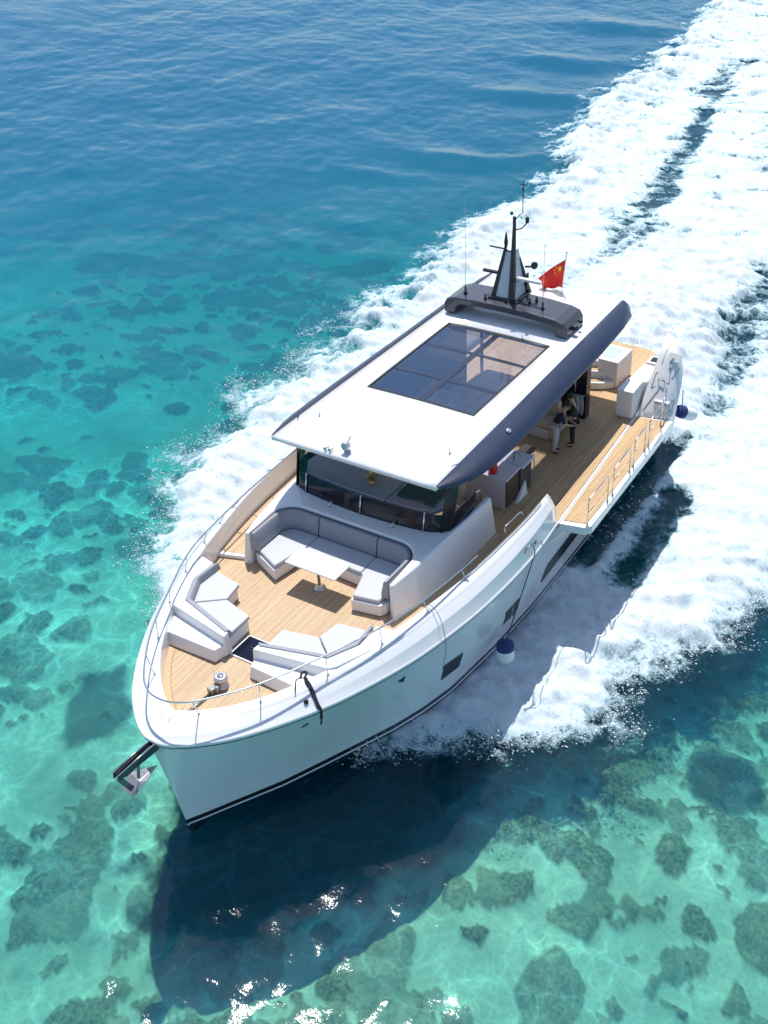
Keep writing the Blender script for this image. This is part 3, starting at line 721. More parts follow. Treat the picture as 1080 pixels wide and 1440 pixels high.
for x in (.22, 1.86): m.loft([[(x + q, y, rz(x, y) - .002) for y in np.linspace(-SKW + .05, SKW - .05, 9)] for q in (-.075, .075)], sm=False)
m.loft([[(q, y, rz(1, y) - .001 + .002) for y in (-.08, .12)] for q in (SKX[1] + .05, SKX[0] - .05)], sm=False)
m.build('skylight_bar', M['beam'], roof)
for (xa, xb2) in ((3.2, 1.86), (1.86, .22), (.22, -1.22)):
    for (ya, yb2) in ((-SKW, 0.02), (.02, SKW)):
        m = MB(); g_ = .02
        m.loft([[(x, y, rz(x, y) - .012) for y in np.linspace(ya + g_, yb2 - g_, 5)] for x in (xa - g_, xb2 + g_)], sm=False)
        m.build('skylight_pane', M['roofglass'], roof)
# dark side beams, drooping outwards
def beam(s_):
    rows = []
    for x in [6.42, 6.3, 6.1, 5.7, 5.2, 4.6, 3.5, 2, 0, -2, -3.6, -4.4, -4.75, -4.95]:
        y0 = yr_(min(x, 6.4)) - .02; wd = (1 if s_ > 0 else .45) * ip(x, [-4.95, -4.5, -3, 0, 3.5, 5, 5.8, 6.2, 6.42], [.33, .55, .68, .66, .72, .66, .48, .26, .10])
        dz = (1 if s_ > 0 else .7) * ip(x, [-4.95, -3, 4, 6, 6.42], [.26, .34, .36, .2, .08]); zt_ = rz(x, y0) + .02
        th = [(0, -.12), (0, .005), (.10, .04), (.35, .02), (.7, -.12), (.93, -.30), (1., -.46), (.95, -.62), (.8, -.62)]
        rows.append([Vector((x + .12 * a * (x < -4.6), s_ * (y0 + wd * a), zt_ + dz * b * 1.35)) for a, b in th])
    m = MB(); m.loft(rows, sm=True, closed=True, caps=True); o = m.build('side_beam', M['beam'], yacht); o.data.set_sharp_from_angle(angle=math.radians(50)); return o
bP = beam(1); bS = beam(-1)
m = MB(); m.tube([Vector((x, 2.4 + .3, 2.56)) for x in (4.8, -4.4)], .02, 6); m.build('light_strip', M['gel'], bP)
m = MB(); m.lathe([(.075, -.02), (.075, .05), (.05, .07)], (3.42, 2.78, 2.86), 14, axis=(0, .5, .85)); m.build('deck_light', M['chrome'], bP)
# small fittings on the roof
for (x, y, hh) in ((5.05, 2.02, .22), (5.1, -1.9, .14)):
    m = MB(); m.lathe([(.035, 0), (.035, .03), (.012, .05), (.008, hh)], (x, y, rz(x, y)), 8); m.build('roof_antenna', M['steel'], roof)
sl_ = MB(); sl_.lathe([(.10, 0), (.10, .05), (.05, .09), (.05, .16)], (6.22, -.24, 2.88), 14); sl_.lathe([(.04, -.1), (.10, -.06), (.115, .08), (.09, .1)], (6.26, -.24, 3.10), 14, axis=(1, -.1, .1))
sl_.tube([(6.2, -.24, 3.15), (6.1, -.2, 3.3)], .02, 6); sl_.build('search_light', M['chrome'], roof, bevel=.005)
hn = MB()
for dy in (0, .14): hn.lathe([(.015, 0), (.02, .12), (.05, .17)], (6.3, -.62 - dy, 2.95), 10, axis=(1, 0, .1)); hn.tube([(6.32, -.62 - dy, 2.88), (6.32, -.62 - dy, 2.95)], .012, 6)
hn.build('horn', M['chrome'], roof)
# roof posts
for (x, y) in ((4.9, -2.4), (-4.2, -2.2), (.3, -2.45)):
    m = MB(); m.tube([(x, y, 0), (x, y, 2.8)], .055, 8); m.build('roof_post', M['black'], yacht)

# -- arch over the roof with mast
AX0, AX1 = -1.78, -2.95
def arch_sec(x0, x1, dz=0.): return
ar = MB(); prof = []   # front-view outline (y, z): outer then inner
outer = [(-2.15, 2.90), (-2.16, 3.2), (-2.05, 3.37), (-1.8, 3.44), (-1, 3.48), (-.1, 3.5), (.8, 3.47), (1.5, 3.42), (1.78, 3.34), (1.88, 3.18), (1.9, 2.90)]
inner_ = [(1.52, 2.90), (1.5, 3.1), (1.38, 3.2), (.8, 3.25), (-.1, 3.28), (-1, 3.27), (-1.62, 3.23), (-1.76, 3.12), (-1.78, 2.90)]
pr_ = outer + inner_
rows = [[Vector((x, y, z)) for y, z in pr_] for x in (AX0, AX1 + .0)]
n2 = len(pr_); mb = MB(); mb.add(rows[0] + rows[1], [(i, (i + 1) % n2, n2 + (i + 1) % n2, n2 + i) for i in range(n2)] + [tuple(range(n2)), tuple(range(n2, 2 * n2))])
arch = mb.build('roof_arch', M['arch'], yacht, bevel=.05, seg=4, ang=40)
m = MB(); m.lathe([(.07, 0), (.09, .05), (.09, .12), (.05, .16)], (-2.2, 1.9, 3.1), 12, axis=(.2, 1, 0)); m.build('camera_dome', M['black'], arch); m = MB(); m.lathe([(.03, 0), (.05, .06), (.05, .12)], (-2.55, 1.9, 3.16), 10, axis=(.2, 1, 0)); m.build('arch_speaker', M['black'], arch)
for (x, y) in ((-2.15, -1.62), (-2.2, .92)):
    m = MB(); hgt = 2.95 if y < 0 else 2.0
    m.lathe([(.07, 0), (.06, .04), (.03, .07), (.028, .22), (.012, .25)], (x, y, 3.45), 10, mi=0); m.tube([(x, y, 3.7), (x - .1, y - .04, 3.45 + hgt)], .007, 6, mi=1)
    m.build('whip_antenna', [M['black'], M['steel']], arch)
for (x, y) in ((-2.0, -.86), (-2.35, .42), (-2.55, .55)):
    m = MB(); m.lathe([(.05, 0), (.05, .05), (.03, .08), (.03, .16)], (x, y, 3.47), 10); m.build('mast_cleat', M['black'], arch)

mastx, masty = -2.5, -.3
mt = MB()
def frustum(m, b, t, z0, z1, mi=0): m.prism([(x, y) for x, y in b], z0, z1, mi, top=[(x, y) for x, y in t])
# white tapering body framed by four dark blades
def quad(x0, x1, y0, y1): return [(x0, y0), (x1, y0), (x1, y1), (x0, y1)]
frustum(mt, quad(-2.95, -2.22, -.66, .02), quad(-2.86, -2.6, -.50, -.24), 3.5, 4.88)
mast = mt.build('radar_mast', M['mastwhite'], yacht)
for (bx_, by_, tx_, ty_, zt_) in ((-2.24, -.72, -2.62, -.52, 5.0), (-2.2, -.10, -2.62, -.26, 5.75), (-2.96, .06, -2.86, -.22, 4.6), (-2.96, -.70, -2.86, -.52, 4.6)):
    m = MB(); w_ = .075 if by_ != -.10 else .1
    frustum(m, quad(bx_ - .10, bx_ + .04, by_ - w_, by_ + w_), quad(tx_ - .05, tx_ + .03, ty_ - .035, ty_ + .035), 3.49, zt_); m.build('mast_blade', M['black'], mast, bevel=.008)
m = MB(); m.prism(quad(-3.05, -2.08, -.84, .14), 3.485, 3.545); m.build('mast_foot', M['black'], mast, bevel=.02)
m = MB(); m.box((-2.55, -.92, 4.14), (.10, .62, .085)); m.tube([(-2.6, -.62, 4.05), (-2.58, -.9, 4.12)], .03, 6); m.build('radar_bar', M['black'], mast, bevel=.02)
m = MB(); m.box((-2.45, .34, 4.14), (.13, .78, .085)); m.lathe([(.09, 0), (.09, .12), (.06, .16)], (-2.5, .04, 4.0), 12); m.build('radar_bar', M['gel'], mast, bevel=.02, label='white radar bar')
m = MB(); m.box((-2.6, -.8, 4.9), (.05, .5, .03)); m.tube([(-2.6, -.5, 4.86), (-2.62, -.2, 4.84)], .025, 6); m.lathe([(.05, 0), (.06, .12), (.035, .32), (.012, .42)], (-2.62, -.52, 4.98), 10); m.build('spreader', M['black'], mast)
m = MB(); m.tube([(-2.62, -.26, 5.5), (-2.62, .0, 5.62), (-2.62, .14, 5.8)], .02, 6); m.lathe([(.055, 0), (.06, .14), (.05, .16)], (-2.62, .15, 5.8), 10); m.lathe([(.05, 0), (.05, .2), (.035, .22)], (-2.62, -.26, 5.7), 10); m.build('nav_light', M['black'], mast)
m = MB(); m.tube([(-2.62, -.28, 5.75), (-2.64, -.1, 6.0), (-2.66, -.02, 6.05), (-2.66, -.02, 6.95)], .014, 6); m.tube([(-2.66, -.12, 6.86), (-2.66, .10, 6.86)], .012, 5); m.lathe([(.03, 0), (.035, .07)], (-2.66, -.02, 6.7), 8); m.lathe([(.04, 0), (.045, .08)], (-2.64, -.36, 5.95), 8); m.build('mast_pole', M['black'], mast)
m = MB(); m.lathe([(.06, 0), (.11, .03), (.11, .10), (.06, .12)], (-2.75, .30, 4.5), 12, axis=(.4, .9, .1)); m.tube([(-2.75, .05, 4.4), (-2.75, .3, 4.45)], .03, 6); m.build('mast_floodlight', M['black'], mast)
m = MB(); m.box((-2.78, .12, 3.95), (.08, .05, .5)); m.build('mast_cable', M['black'], mast)

# -- fold-down balcony on the port side
bc = MB(); bc.prism([(2.72, 3.97), (-3.42, 3.56), (-3.66, 4.66), (2.42, 4.80), (2.58, 4.66)][::-1], -.28, -.02)
balcony = bc.build('fold_down_balcony', M['gel'], yacht, bevel=.03, seg=3)
bt = MB(); bt.prism([(2.56, 4.03), (-3.36, 3.63), (-3.5, 4.52), (2.40, 4.64)][::-1], -.03, .0); bt.build('balcony_teak', M['teakaft'], balcony)
m = MB(); m.box((2.45, 4.55, -.10), (.16, .30, .08), rz=.2); m.build('balcony_latch', M['black'], balcony, bevel=.015)
hg = MB(); hg.loft([[(2.8, 3.94, .006), (-3.4, 3.54, .006)], [(2.8, 4.0, .006), (-3.4, 3.60, .006)]]); hg.build('balcony_hinge', M['gel'], balcony)
posts = [(2.51, 4.70), (1.2, 4.69), (.84, 4.68), (-.44, 4.63), (-.75, 4.61), (-1.69, 4.56), (-1.99, 4.55), (-3.15, 4.46)]
for a, b in zip(posts[0::2], posts[1::2]):
    m = MB(); A = Vector((*a, .0)); B_ = Vector((*b, .0)); u = Vector((0, 0, .86))
    m.tube([A, A + u * .94, A + u + Vector((-.06, 0, 0)), B_ + u + Vector((.06, 0, 0)), B_ + u * .94, B_], .017, 8)
    m.tube([A + u * .5, B_ + u * .5], .009, 6)
    for q in (A, B_): m.lathe([(.035, 0), (.035, .02), (.02, .03)], q, 10)
    m.build('balcony_railing', M['steel'], balcony)

# -- main deck planks under the roof and aft (warmer, wider planks), side deck to port
ad = MB(); ad.prism([(4.0, 2.76), (3.2, 3.55), (-3.3, 3.5), (-3.3, 3.1), (-6.9, 2.9), (-7.6, 2.3), (-7.6, -2.3), (-6.9, -2.9), (3, -3.2), (3.9, -2.4), (5.6, -2.2), (5.6, 2.2), (3.95, 2.38)], .004, .012)
ad.build('aft_deck', M['teakaft'], yacht)
ad = MB(); ad.prism([(2.84, 3.6), (2.76, 3.93), (-3.38, 3.52), (-3.3, 3.4)][::-1], -.2, .008); ad.build('deck_edge', M['teakaft'], yacht)
# -- swim platform, transom wing, console
sp = MB(); sp.prism([(-6.8, 3.36), (-7.4, 3.42), (-8.1, 3.2), (-8.3, 2.4), (-8.3, -2.4), (-8.1, -3.2), (-6.8, -3.36)], -1.35, -1.12)
swim = sp.build('swim_platform', M['gel'], yacht, bevel=.05, seg=3)
m = MB(); m.prism([(-6.8, 3.22), (-7.35, 3.26), (-7.95, 3.08), (-8.14, 2.35), (-8.14, -2.4), (-7.95, -3.1), (-6.8, -3.2)], -1.13, -1.108); m.build('platform_teak', M['teakaft'], swim)
# port quarter wing: sloping moulded shell
q0 = [(-3.45, 3.60, 0.01), (-3.5, 3.95, .01), (-3.60, 4.3, .01), (-3.70, 4.56, -.02)]
q1 = [(-3.95, 3.62, .66), (-3.95, 4.0, .66), (-4.0, 4.35, .58), (-4.05, 4.55, .30)]
q2 = [(-4.45, 3.65, 1.25), (-4.4, 3.98, 1.25), (-4.45, 4.3, 1.10), (-4.5, 4.5, .70)]
q3 = [(-5.0, 3.66, 1.72), (-4.95, 3.95, 1.74), (-4.9, 4.2, 1.55), (-4.95, 4.36, 1.1)]
q4 = [(-5.9, 3.4, 1.6), (-5.9, 3.65, 1.5), (-5.8, 3.9, 1.2), (-5.7, 4.05, .7)]
q5 = [(-6.7, 3.0, .0), (-6.8, 3.4, -.1), (-6.7, 3.55, -.3), (-6.6, 3.65, -.6)]
rows = [[Vector(p) for p in crv([Vector(a) for a in q], 4)] for q in (q0, q1, q2, q3, q4, q5)]
rows = [list(r) for r in zip(*[crv(list(col), 4) for col in zip(*rows)])]
low = [r + [Vector((r[-1].x, r[-1].y - .12, -.9))] for r in rows]
low = [[Vector((r[0].x, r[0].y, -.2))] + r for r in low]
m = MB(); m.loft(low, sm=True, caps=True); wing = m.build('quarter_wing', M['gelsoft'], yacht); wing.data.set_sharp_from_angle(angle=math.radians(40))
m = MB(); m.box((-3.9, 4.2, .42), (.36, .46, .06), R=Matrix.Rotation(-.2, 3, 'Y')); m.box((-3.76, 4.2, .2), (.1, .44, .4)); m.build('wing_step', M['gel'], wing, bevel=.02)
def on_wing(u, v, o=.012):
    fu = u * (len(rows) - 1); fv = v * (len(rows[0]) - 1); i = min(int(fu), len(rows) - 2); j = min(int(fv), len(rows[0]) - 2)
    p = rows[i][j].lerp(rows[i + 1][j], fu - i).lerp(rows[i][j + 1].lerp(rows[i + 1][j + 1], fu - i), fv - j); return p + Vector((.8, .15, .5)) * o
m = MB()
for seg_ in ([(.04, .1), (.2, .3), (.36, .62), (.5, .8)], [(.22, .12), (.34, .12), (.42, .5), (.3, .55), (.22, .12)], [(.42, .2), (.55, .2), (.58, .6)], [(.1, .45), (.1, .9), (.24, .9)]):
    m.tube([on_wing(*q) for q in seg_], .009, 4)
m.build('door_seam', M['piping'], wing)
for a, b in (((.30, .25), (.30, .42)), ((.45, .45), (.52, .5)), ((.16, .72), (.2, .85))):
    m = MB(); p, q = on_wing(*a, .0), on_wing(*b, .0); d_ = Vector((.06, .01, .03)); m.tube([p, p + d_, q + d_, q], .016, 6); m.build('door_handle', M['dksteel'], wing)
m = MB(); p = on_wing(.52, .55, .03); m.box(p, (.3, .42, .05), R=Matrix.Rotation(.9, 3, 'Y')); m.build('wing_locker', M['gel'], wing, bevel=.02)
m = MB(); m.tube([(-3.3, 4.4, 0), (-3.32, 4.4, .55), (-3.5, 4.36, .72), (-4.1, 4.2, .78), (-4.2, 4.1, .6)], .017, 8); m.tube([(-3.55, 4.42, 0), (-3.55, 4.42, .3), (-3.75, 4.42, .34), (-3.75, 4.42, .1)], .015, 8); m.build('wing_rail', M['steel'], wing)
# console block in front of the wing
m = MB(); m.prism([(-3.1, 3.02), (-3.1, 3.54), (-3.95, 3.52), (-3.95, 3.02)], 0.014, .93)
m.prism([(-3.95, 3.02), (-3.95, 3.44), (-4.05, 3.6), (-5.05, 3.6), (-5.1, 3.05)], 0.014, .86); cons = m.build('aft_console', M['gelsoft'], yacht, bevel=.03, seg=3)
m = MB(); m.prism([(-5.16, 3.1), (-5.16, 3.5), (-5.62, 3.5), (-5.62, 3.1)], .5, .9); m.build('sink_surround', M['gelsoft'], cons, bevel=.02)
m = MB(); m.prism([(-5.24, 3.18), (-5.24, 3.42), (-5.54, 3.42), (-5.54, 3.18)], .89, .91); m.build('sink_bowl', M['black'], cons)
# stair box and curved steps
m = MB(); m.prism([(-4.66, 1.7), (-4.64, 2.38), (-5.72, 2.42), (-5.74, 1.6)], .014, .92); box_ = m.build('stair_box', M['gelsoft'], yacht, bevel=.04, seg=3)
m = MB(); m.prism([(-4.86, 1.74), (-4.86, 2.14), (-5.55, 2.16), (-5.58, 1.7)], .915, .935); m.build('frosted_hatch', M['frost'], box_, bevel=.008)
for k, (x0, x1, z) in enumerate(((-4.02, -4.8, .26), (-4.34, -4.9, .52), (-4.62, -5.0, .76))):
    m = MB(); o_ = [(x0 + .1, -.2), (x0 + .06, .8), (x0 - .1, 1.5), (x0 - .32, 2.0), (x0 - .55, 2.3 - .1 * k), (x1 - .4, 2.25 - .1 * k), (x1 - .4, -.2)]
    m.prism(o_, .014, z); sb = m.build('curved_step', M['gelsoft'], box_, bevel=.03, seg=3)
    # teak inlays
    m = MB(); m.prism([(x0 + .0, -.1), (x0 - .03, .8), (x0 - .17, 1.46), (x0 - .39, 1.95), (x0 - .55, 2.0), (x0 - .42, 1.5), (x0 - .26, .8), (x0 - .22, -.1)], z - .002, z + .014); m.build('step_teak', M['teakaft'], box_)
m = MB(); m.tube([(-4.6, 2.5, .014), (-4.6, 2.5, .3), (-4.9, 2.55, .34), (-5.0, 2.55, .02)], .016, 6); m.build('deck_grab_rail', M['dksteel'], yacht)

# -- cabin shell: starboard glass wall, aft bulkhead, dark door posts
m = MB(); m.prism([(4.7, -2.42), (4.7, -2.36), (-3.2, -2.2), (-3.2, -2.26)], 0.014, 2.74); m.build('starboard_glass_wall', M['blackglass'], yacht)
m = MB(); m.prism([(-2.45, 2.1), (-2.45, 2.32), (-2.75, 2.32), (-2.75, 2.1)][::-1], 0.014, 2.75); m.prism([(-2.45, 1.5), (-2.45, 2.1), (-2.51, 2.1), (-2.51, 1.5)][::-1], 0.014, 2.75); m.build('cabin_door', M['blackglass'], yacht, bevel=.01)
m = MB(); m.tube([(-2.42, 2.0, .9), (-2.36, 2.0, .95), (-2.36, 2.0, 1.5), (-2.42, 2.0, 1.55)], .016, 6); m.build('door_pull', M['steel'], yacht)

# ================================================================ things on board
# -- forward lounge sofa
sofa = thing('lounge_sofa', 'big U-shaped grey lounge sofa built into the foredeck behind the white table', 'sofa', (7.5, 0, 0))
def inset_path(path, d):
    out = []
    for i, p in enumerate(path):
        a = Vector(path[max(i - 1, 0)]); b = Vector(path[min(i + 1, len(path) - 1)]); t = (b - a).normalized()
        out.append((p[0] - t.y * d * -1 * 1, p[1] + t.x * d * -1) if False else (p[0] + t.y * d * -1 * -1, p[1] - t.x * d))
    return out
path = [(8.18, -yb + .02), (7.9, -yb + .02), (7.55, -yb + .02)] + arc_pts(xb + RB, -yb + RB, RB - .02, -90, -180, 10) + [(xb + .02, y) for y in np.linspace(-1.2, 1.2, 9)] + arc_pts(xb + RB, yb - RB, RB - .02, 180, 90, 10) + [(7.55, yb - .02), (7.9, yb - .02), (8.18, yb - .02)]
# path runs starboard -> port, inside is towards +x / centre
def ins(i, d):
    a = Vector(path[max(i - 1, 0)]); b = Vector(path[min(i + 1, len(path) - 1)]); t = (b - a).normalized()
    n = Vector((t.y, -t.x)); c_ = Vector((7.9, 0)) - Vector(path[i])
    if n.dot(c_) < 0: n = -n
    return Vector(path[i]) + n * d
# seat base
seatU = [(8.12, -2.02), (8.5, -1.14), (7.62, -1.0), (7.55, -.9), (7.62, .9), (7.7, 1.0), (8.5, 1.2), (8.36, 1.95), (8.2, 2.04)]
back = [tuple(ins(i, .02)) for i in range(len(path))][::-1]
outl = seatU + back[1:-1]
m = MB(); m.prism(outl, .02, .35); m.build('seat_base', M['gelsoft'], sofa, bevel=.025, seg=3)
m = MB(); m.prism([(p[0] - .05, p[1]) for p in seatU] + back[1:-1], -.0, .03); m.build('plinth', M['piping'], sofa)
def cushion(name, poly, z0, z1, parent, mat, bev=.045, label=None):
    m = MB(); m.prism(poly, z0, z1); o = m.build(name, mat, parent, bevel=bev, seg=4, ang=60, label=label); 
    for p in o.data.polygons: p.use_smooth = True
    return o
def path_part(i0, i1, d): return [tuple(ins(i, d)) for i in range(i0, i1 + 1)]
L = len(path); cA = next(i for i in range(L) if path[i][1] > -1.0 and abs(path[i][0] - xb) < .05); cB = next(i for i in range(L) if path[i][1] > .85)
g_ = .008
cushion('seat_cushion', [(8.1, -1.93), (8.45, -1.16), (7.6, -.98), (7.5, path[cA][1] - g_)] + path_part(2, cA, .20)[::-1] + [(7.9, -1.92)], .35, .47, sofa, M['cush'])
cushion('seat_cushion', [(7.52, path[cA][1] + g_), (7.6, path[cB][1] - g_)] + path_part(cA, cB, .20)[::-1], .35, .47, sofa, M['cush'])
cushion('seat_cushion', [(7.6, path[cB][1] + g_), (7.68, 1.0), (8.45, 1.22), (8.32, 1.9), (8.1, 1.93)] + path_part(cB, L - 4, .20)[::-1], .35, .47, sofa, M['cush'])
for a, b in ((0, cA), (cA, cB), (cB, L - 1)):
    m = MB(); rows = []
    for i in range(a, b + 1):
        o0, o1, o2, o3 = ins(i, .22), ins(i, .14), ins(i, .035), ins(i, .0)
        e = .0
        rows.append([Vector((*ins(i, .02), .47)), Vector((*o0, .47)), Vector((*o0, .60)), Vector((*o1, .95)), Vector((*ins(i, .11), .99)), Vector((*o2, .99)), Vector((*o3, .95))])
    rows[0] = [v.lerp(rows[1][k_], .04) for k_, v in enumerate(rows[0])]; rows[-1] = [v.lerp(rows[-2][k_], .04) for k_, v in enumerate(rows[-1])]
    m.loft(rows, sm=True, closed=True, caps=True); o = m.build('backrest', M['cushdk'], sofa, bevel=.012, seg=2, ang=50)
m = MB(); m.tube([Vector((*ins(i, .03), .995)) for i in range(L)], .014, 6)
for i in (cA, cB): m.tube([Vector((*ins(i, d), z)) for d, z in ((.22, .5), (.22, .6), (.145, .95), (.04, 1.0))], .01, 6)
m.build('piping', M['piping'], sofa)
m = MB(); m.box((8.4, 1.62, .17), (.02, .05, .06)); m.build('base_socket', M['steel'], sofa)

# -- table
tb = thing('lounge_table', 'white oblong table on one steel pedestal in front of the big lounge sofa', 'table', (8.15, 0, 0))
m = MB(); m.prism([(7.8, -.76), (8.5, -.76), (8.5, .76), (7.8, .76)], .745, .79); m.build('tabletop', M['tabletop'], tb, bevel=.012, seg=3)
m = MB(); m.lathe([(.16, .005), (.16, .02), (.10, .035), (.055, .06), (.045, .12), (.045, .70), (.09, .74)], (8.15, 0, 0), 24); m.build('pedestal', M['steel'], tb)

# -- the two sun pads forward with their moulded lockers
def pad(s_, label, group):
    t = thing('corner_sun_pad', label, 'sun pad', (10.4, s_ * 1.3, 0), group)
    Q = lambda l: [(x, y * s_) for x, y in (l if s_ < 0 else l[::-1])] if False else [(x, y * s_) for x, y in l]
    def pri(poly, z0, z1, top=None):
        p = [(x, y * s_) for x, y in poly]; tp = [(x, y * s_) for x, y in (top or poly)]
        if s_ > 0: p = p[::-1]; tp = tp[::-1]
        m = MB(); m.prism(p, z0, z1, top=tp); return m
    seat = [(11.10, .47), (10.28, .48), (10.06, 1.39), (9.44, 1.48), (9.30, 2.33), (9.95, 2.42), (10.62, 2.12)]
    base = [(11.06, .50), (10.34, .52), (10.14, 1.44), (9.5, 1.53), (9.36, 2.6), (9.95, 2.9), (10.7, 2.5)]
    pri(base, .012, .34).build('pad_base', M['gelsoft'], t, bevel=.02, seg=3)
    cush_a = [(11.08, .50), (10.29, .50), (10.08, 1.37), (10.64, 2.08)]
    cush_b = [(10.06, 1.385), (9.45, 1.49), (9.32, 2.32), (9.95, 2.40), (10.62, 2.10)]
    for c_ in (cush_a, cush_b): 
        o = pri(c_, .34, .455).build('pad_cushion', M['cush'], t, bevel=.03, seg=3, ang=50)
    # back ledge with its thin bolster
    lr = [(11.38, .40), (11.1, .42), (10.66, 2.06), (9.95, 2.4), (9.25, 2.36), (9.15, 2.9), (10.0, 2.9), (10.9, 2.5), (11.05, 2.34)]
    tp = [(11.34, .42), (11.14, .44), (10.74, 2.10), (10.0, 2.48), (9.25, 2.46), (9.17, 2.9), (10.0, 2.8), (10.85, 2.44), (11.02, 2.3)]
    pri(lr, .012, .62, tp).build('back_ledge', M['gelsoft'], t, bevel=.04, seg=4)
    bp = [(11.14, .45), (10.70, 2.05), (10.0, 2.40), (9.27, 2.36)]
    m = MB(); rr = []
    for k_, p in enumerate([Vector((*a_, 0)).lerp(Vector((*b_, 0)), t_) for a_, b_ in zip(bp[:-1], bp[1:]) for t_ in (0, .12, .5, .88)] + [Vector((*bp[-1], 0))]):
        rr.append([Vector((p.x + dx, (p.y + dy) * s_, z)) for dx, dy, z in ((-.08, -.07, .44), (-.06, -.05, .60), (-.03, -.02, .65), (.05, .05, .65), (.06, .06, .60), (.02, .02, .44))])
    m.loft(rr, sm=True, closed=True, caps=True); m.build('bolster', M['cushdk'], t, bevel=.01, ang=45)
    # locker step in front
    lf = [(11.66, .50), (11.3, .42), (11.0, 2.3), (11.02, 2.36), (11.72, 1.98)]
    lt = [(11.60, .54), (11.3, .44), (11.0, 2.3), (11.02, 2.34), (11.62, 2.0)]
    pri(lf, .012, .35, lt).build('locker', M['gelsoft'], t, bevel=.03, seg=3)
    pri([(11.64, .52), (11.3, .44), (11.0, 2.3), (11.68, 2.0)], .004, .02).build('locker_plinth', M['piping'], t)
    return t
pad(-1, 'grey corner sun pad on the starboard side of the foredeck, left of the black hatch', 'corner sun pads of the foredeck')
pad(1, 'grey corner sun pad on the port side of the foredeck, right of the black hatch', 'corner sun pads of the foredeck')

# -- hatch between the pads
hh = thing('deck_hatch', 'black glass deck hatch in a white frame between the two sun pads', 'hatch', (10.86, 0, 0))
m = MB(); m.prism([(10.48, -.42), (11.26, -.42), (11.26, .42), (10.48, .42)], .004, .035); m.build('hatch_frame', M['gel'], hh, bevel=.01)
m = MB(); m.prism([(10.52, -.38), (11.22, -.38), (11.22, .38), (10.52, .38)], .03, .045); m.build('hatch_glass', M['blackglass'], hh, bevel=.008)
m = MB(); m.tube([(10.84, -.1, .06), (10.84, .36, .06)], .014, 6); m.build('hatch_handle', M['steel'], hh)

# -- windlass and chain
wl = thing('anchor_windlass', 'round steel anchor windlass standing on the foredeck planks', 'windlass', (12.18, .12, 0))
m = MB(); m.lathe([(.17, .01), (.17, .05), (.10, .08), (.10, .17), (.15, .19), (.165, .25), (.15, .31), (.12, .33)], (12.18, .12, 0), 24); m.build('drum', M['chrome'], wl)
m = MB(); m.lathe([(.075, .32), (.075, .35), (.05, .36)], (12.18, .12, 0), 12); m.build('drum_cap', M['steel'], wl)
m = MB(); m.box((12.42, .07, .09), (.24, .16, .15), rz=-.2); m.box((12.36, .16, .1), (.16, .10, .18), rz=.4); m.build('chain_stopper', M['dksteel'], wl, bevel=.02)
m = MB(); 
for k_ in range(22):
    t_ = k_ / 21; c_ = Vector((12.5 + 1.0 * t_, .06 - .06 * t_, .05 + .02 * t_)); R_ = Matrix.Rotation((k_ % 2) * math.pi / 2, 3, 'X')
    ring_ = [c_ + R_ @ Vector((.035 * math.cos(a), .02 * math.sin(a), 0)) for a in np.linspace(0, 2 * math.pi, 9)]
    m.tube(ring_, .009, 5)
m.build('chain', M['dksteel'], wl)
m = MB(); m.tube([(12.45, .07, .03), (13.5, 0, .03)], .045, 6); m.build('chain_pipe', M['dksteel'], wl)
cl_ = thing('foredeck_cleat', 'small dark cleat on the planks just inside the port bow rail', 'cleat', (12.6, .98, 0))
m = MB(); m.tube([(12.55, .9, .02), (12.55, .9, .08), (12.66, 1.06, .08), (12.66, 1.06, .02)], .018, 6); m.build('cleat_horn', M['dksteel'], cl_)

# -- anchor on its roller ahead of the stem
an = thing('bow_anchor', 'galvanised plough anchor hanging from the dark roller below the bow tip', 'anchor', (14.6, 0, -.1))
m = MB()
for s_ in (-1, 1): m.add([Vector((x, s_ * .075 + dy, z)) for x, z in ((13.9, -.05), (14.25, .10), (15.5, .16), (15.52, .02), (14.2, -.14), (13.9, -.22)) for dy in (-.012, .012)],
      [(0, 2, 4, 6, 8, 10), (1, 3, 5, 7, 9, 11), (0, 1, 3, 2), (2, 3, 5, 4), (4, 5, 7, 6), (6, 7, 9, 8), (8, 9, 11, 10), (10, 11, 1, 0)])
m.prism([(14.0, -.075), (15.3, -.075), (15.3, .075), (14.0, .075)], -.06, .03)
m.build('bow_roller', M['arch'], an, bevel=.006)
m = MB()
for s_ in (-1, 1): m.tube([(14.05, s_ * .085, .10), (15.5, s_ * .085, .19)], .016, 6)
m.build('roller_edge', M['steel'], an)
m = MB(); m.prism([(14.75, -.03), (15.45, -.03), (15.45, .03), (14.75, .03)], -.02, .05); m.add([(15.42, -.03, .06), (15.42, .03, .06), (15.52, .03, 0), (15.52, -.03, 0), (15.12, -.03, -.55), (15.12, .03, -.55), (15.24, .03, -.6), (15.24, -.03, -.6)],
      [(0, 1, 2, 3), (4, 5, 6, 7), (0, 1, 5, 4), (3, 2, 6, 7), (0, 3, 7, 4), (1, 2, 6, 5)])
m.tube([(14.86, 0, -.05), (14.95, 0, -.45)], .04, 6)
m.build('shank', M['dksteel'], an, bevel=.008)
m = MB(); tip = Vector((14.35, 0, -.60))
m.add([tip, (14.95, -.24, -.42), (15.3, -.2, -.56), (15.25, 0, -.72), (15.3, .2, -.56), (14.95, .24, -.42), (14.98, 0, -.55), (14.9, 0, -.74)], [(0, 1, 6), (0, 6, 5), (1, 2, 3, 6), (6, 3, 4, 5), (0, 7, 1), (1, 7, 2), (2, 7, 3), (0, 5, 7), (5, 4, 7), (4, 3, 7)])
m.build('fluke', M['chrome'], an, bevel=.01)

